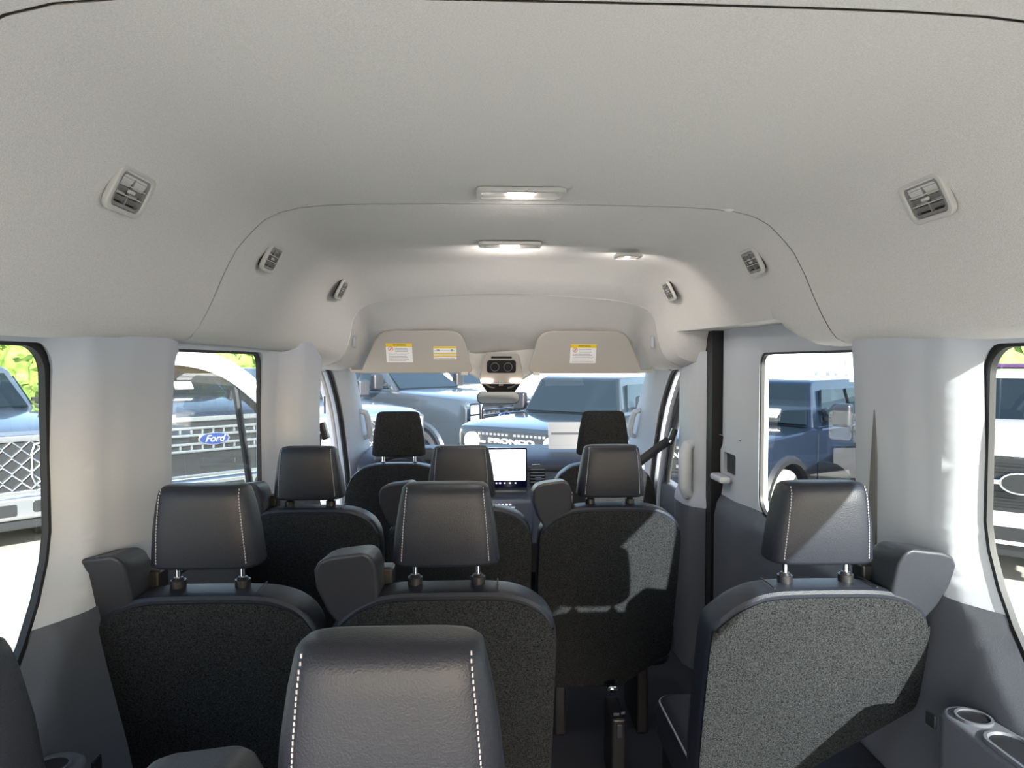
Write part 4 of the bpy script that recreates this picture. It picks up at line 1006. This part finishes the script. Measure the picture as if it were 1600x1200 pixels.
car('parked_car', (-2.75, 8.4), (.2, -1), 'dark purple car glimpsed through the open front doorway', 'car', None, P_PURP, 'plain', L=4.4, W=1.8, hood=1.0, cowl=1.12, belt=1.1, roof=1.6, xc=.7, rake=.8, xr=-1.9, r=.34, front=1.4, rear=-1.4, bed=False) if False else None
car('parked_car', (12.6, 16.0), (-.8, -.6), 'plum red car far behind the white sport utility vehicle', 'car', None, P_RED, 'plain', L=4.8, W=1.9, hood=1.3, cowl=1.4, belt=1.4, roof=2.1, xc=.8, rake=.7, xr=-2.1, r=.38, front=1.5, rear=-1.5, bed=False)
car('parked_car', (5.2, 16.5), (.1, -1), 'white car beyond the closed right front door', 'car', None, P_WHITE, 'plain', L=4.8, W=1.9, hood=1.1, cowl=1.25, belt=1.25, roof=1.8, xc=.8, rake=.7, xr=-2.1, r=.38, front=1.5, rear=-1.5, bed=False)
# building beyond the right-hand row
bd = thing('showroom_building', (13.5, 33, GZ), 'pale blue-grey building with a sloping roof beyond the navy vehicle', 'building')
G().box((0, 0, 1.6), (10, 6, 3.2)).obj('walls', pbr('pale_cladding', (.55, .58, .6), .7), bd)
G().prism([(-3.2, 3.2), (3.4, 3.2), (0, 3.9)], lambda a, b, d: (d, a, b), -5.2, 5.2).obj('roof', pbr('roof_sheet', (.42, .46, .52), .6), bd)
# trees and hedge
def tree(x, y, h, rr, lab, mat, group='trees around the car park', n=900, sz=.22):
    t = thing('tree', (x, y, GZ), lab, 'tree', group)
    G().tube([(0, 0, 0), (.05, 0, h*.35), (-.04, .05, h*.6)], [h*.03, h*.024, h*.012], 8).obj('trunk', M['bark'], t)
    g = G(); rnd = random.Random(int(x*7+y*3))
    blobs = [(rnd.uniform(-.5, .5)*rr, rnd.uniform(-.5, .5)*rr, h*rnd.uniform(.45, .8), rr*rnd.uniform(.45, .7)) for _ in range(7)]+[(0, 0, h*.55, rr*.85)]
    for i in range(n):
        b = blobs[i % len(blobs)]; d = Vector((rnd.gauss(0, 1), rnd.gauss(0, 1), rnd.gauss(0, 1))).normalized()*b[3]*rnd.uniform(.75, 1.03)
        p = Vector(b[:3])+d
        if p.z < .2: continue
        u = Vector((rnd.gauss(0, 1), rnd.gauss(0, 1), rnd.gauss(0, 1))).normalized(); v = u.orthogonal().normalized(); s = sz*rnd.uniform(.6, 1.3)
        g.add([p-u*s, p+v*s*.5, p+u*s, p-v*s*.5], [(0, 1, 2, 3)])
    for b in blobs: g.ell(b[:3], (b[3]*.8, b[3]*.8, b[3]*.75), 12, 7)
    g.obj('crown', mat, t, smooth=False, fixn=False)
spots = [(-23, 17, 3.6, 3.2, 'bushy bright green tree at far left behind the silver-blue truck', 'leaf'), (-17.5, 20, 3.2, 2.8, 'low bright green tree left of the dark blue truck', 'leaf'),
         (-13.2, 22, 3.3, 2.8, 'bright green bush behind the dark blue truck', 'leaf'), (-9.8, 25, 3.6, 2.6, 'bright green tree behind the open front door', 'leaf'),
         (-27, 24, 6.0, 4.0, 'tall darker green tree at the far left edge', 'leaf2'), (-20, 27, 5.0, 3.6, 'dark green tree behind the low hedge trees', 'leaf2'),
         (18, 24, 3.8, 3.0, 'bright green tree above the plum red car', 'leaf'), (26, 24, 4.2, 3.0, 'bright green tree at the right picture edge', 'leaf'), (29, 17, 4.6, 3.0, 'farthest right green tree, partly out of frame', 'leaf')]
for x, y, h, rr, lab, m_ in spots: tree(x, y, h, rr, lab, M[m_])
lp_ = thing('lamp_post', (-19.5, 15.6, GZ), 'pale thin lamp post at far left in front of the green trees', 'lamp post')
G().cyl((0, 0, 0), (0, 0, 5.2), .07, 10, .05).obj('post', M['flange'], lp_); G().box((.3, 0, 5.2), (.7, .12, .08)).obj('lamp_arm', M['flange'], lp_)
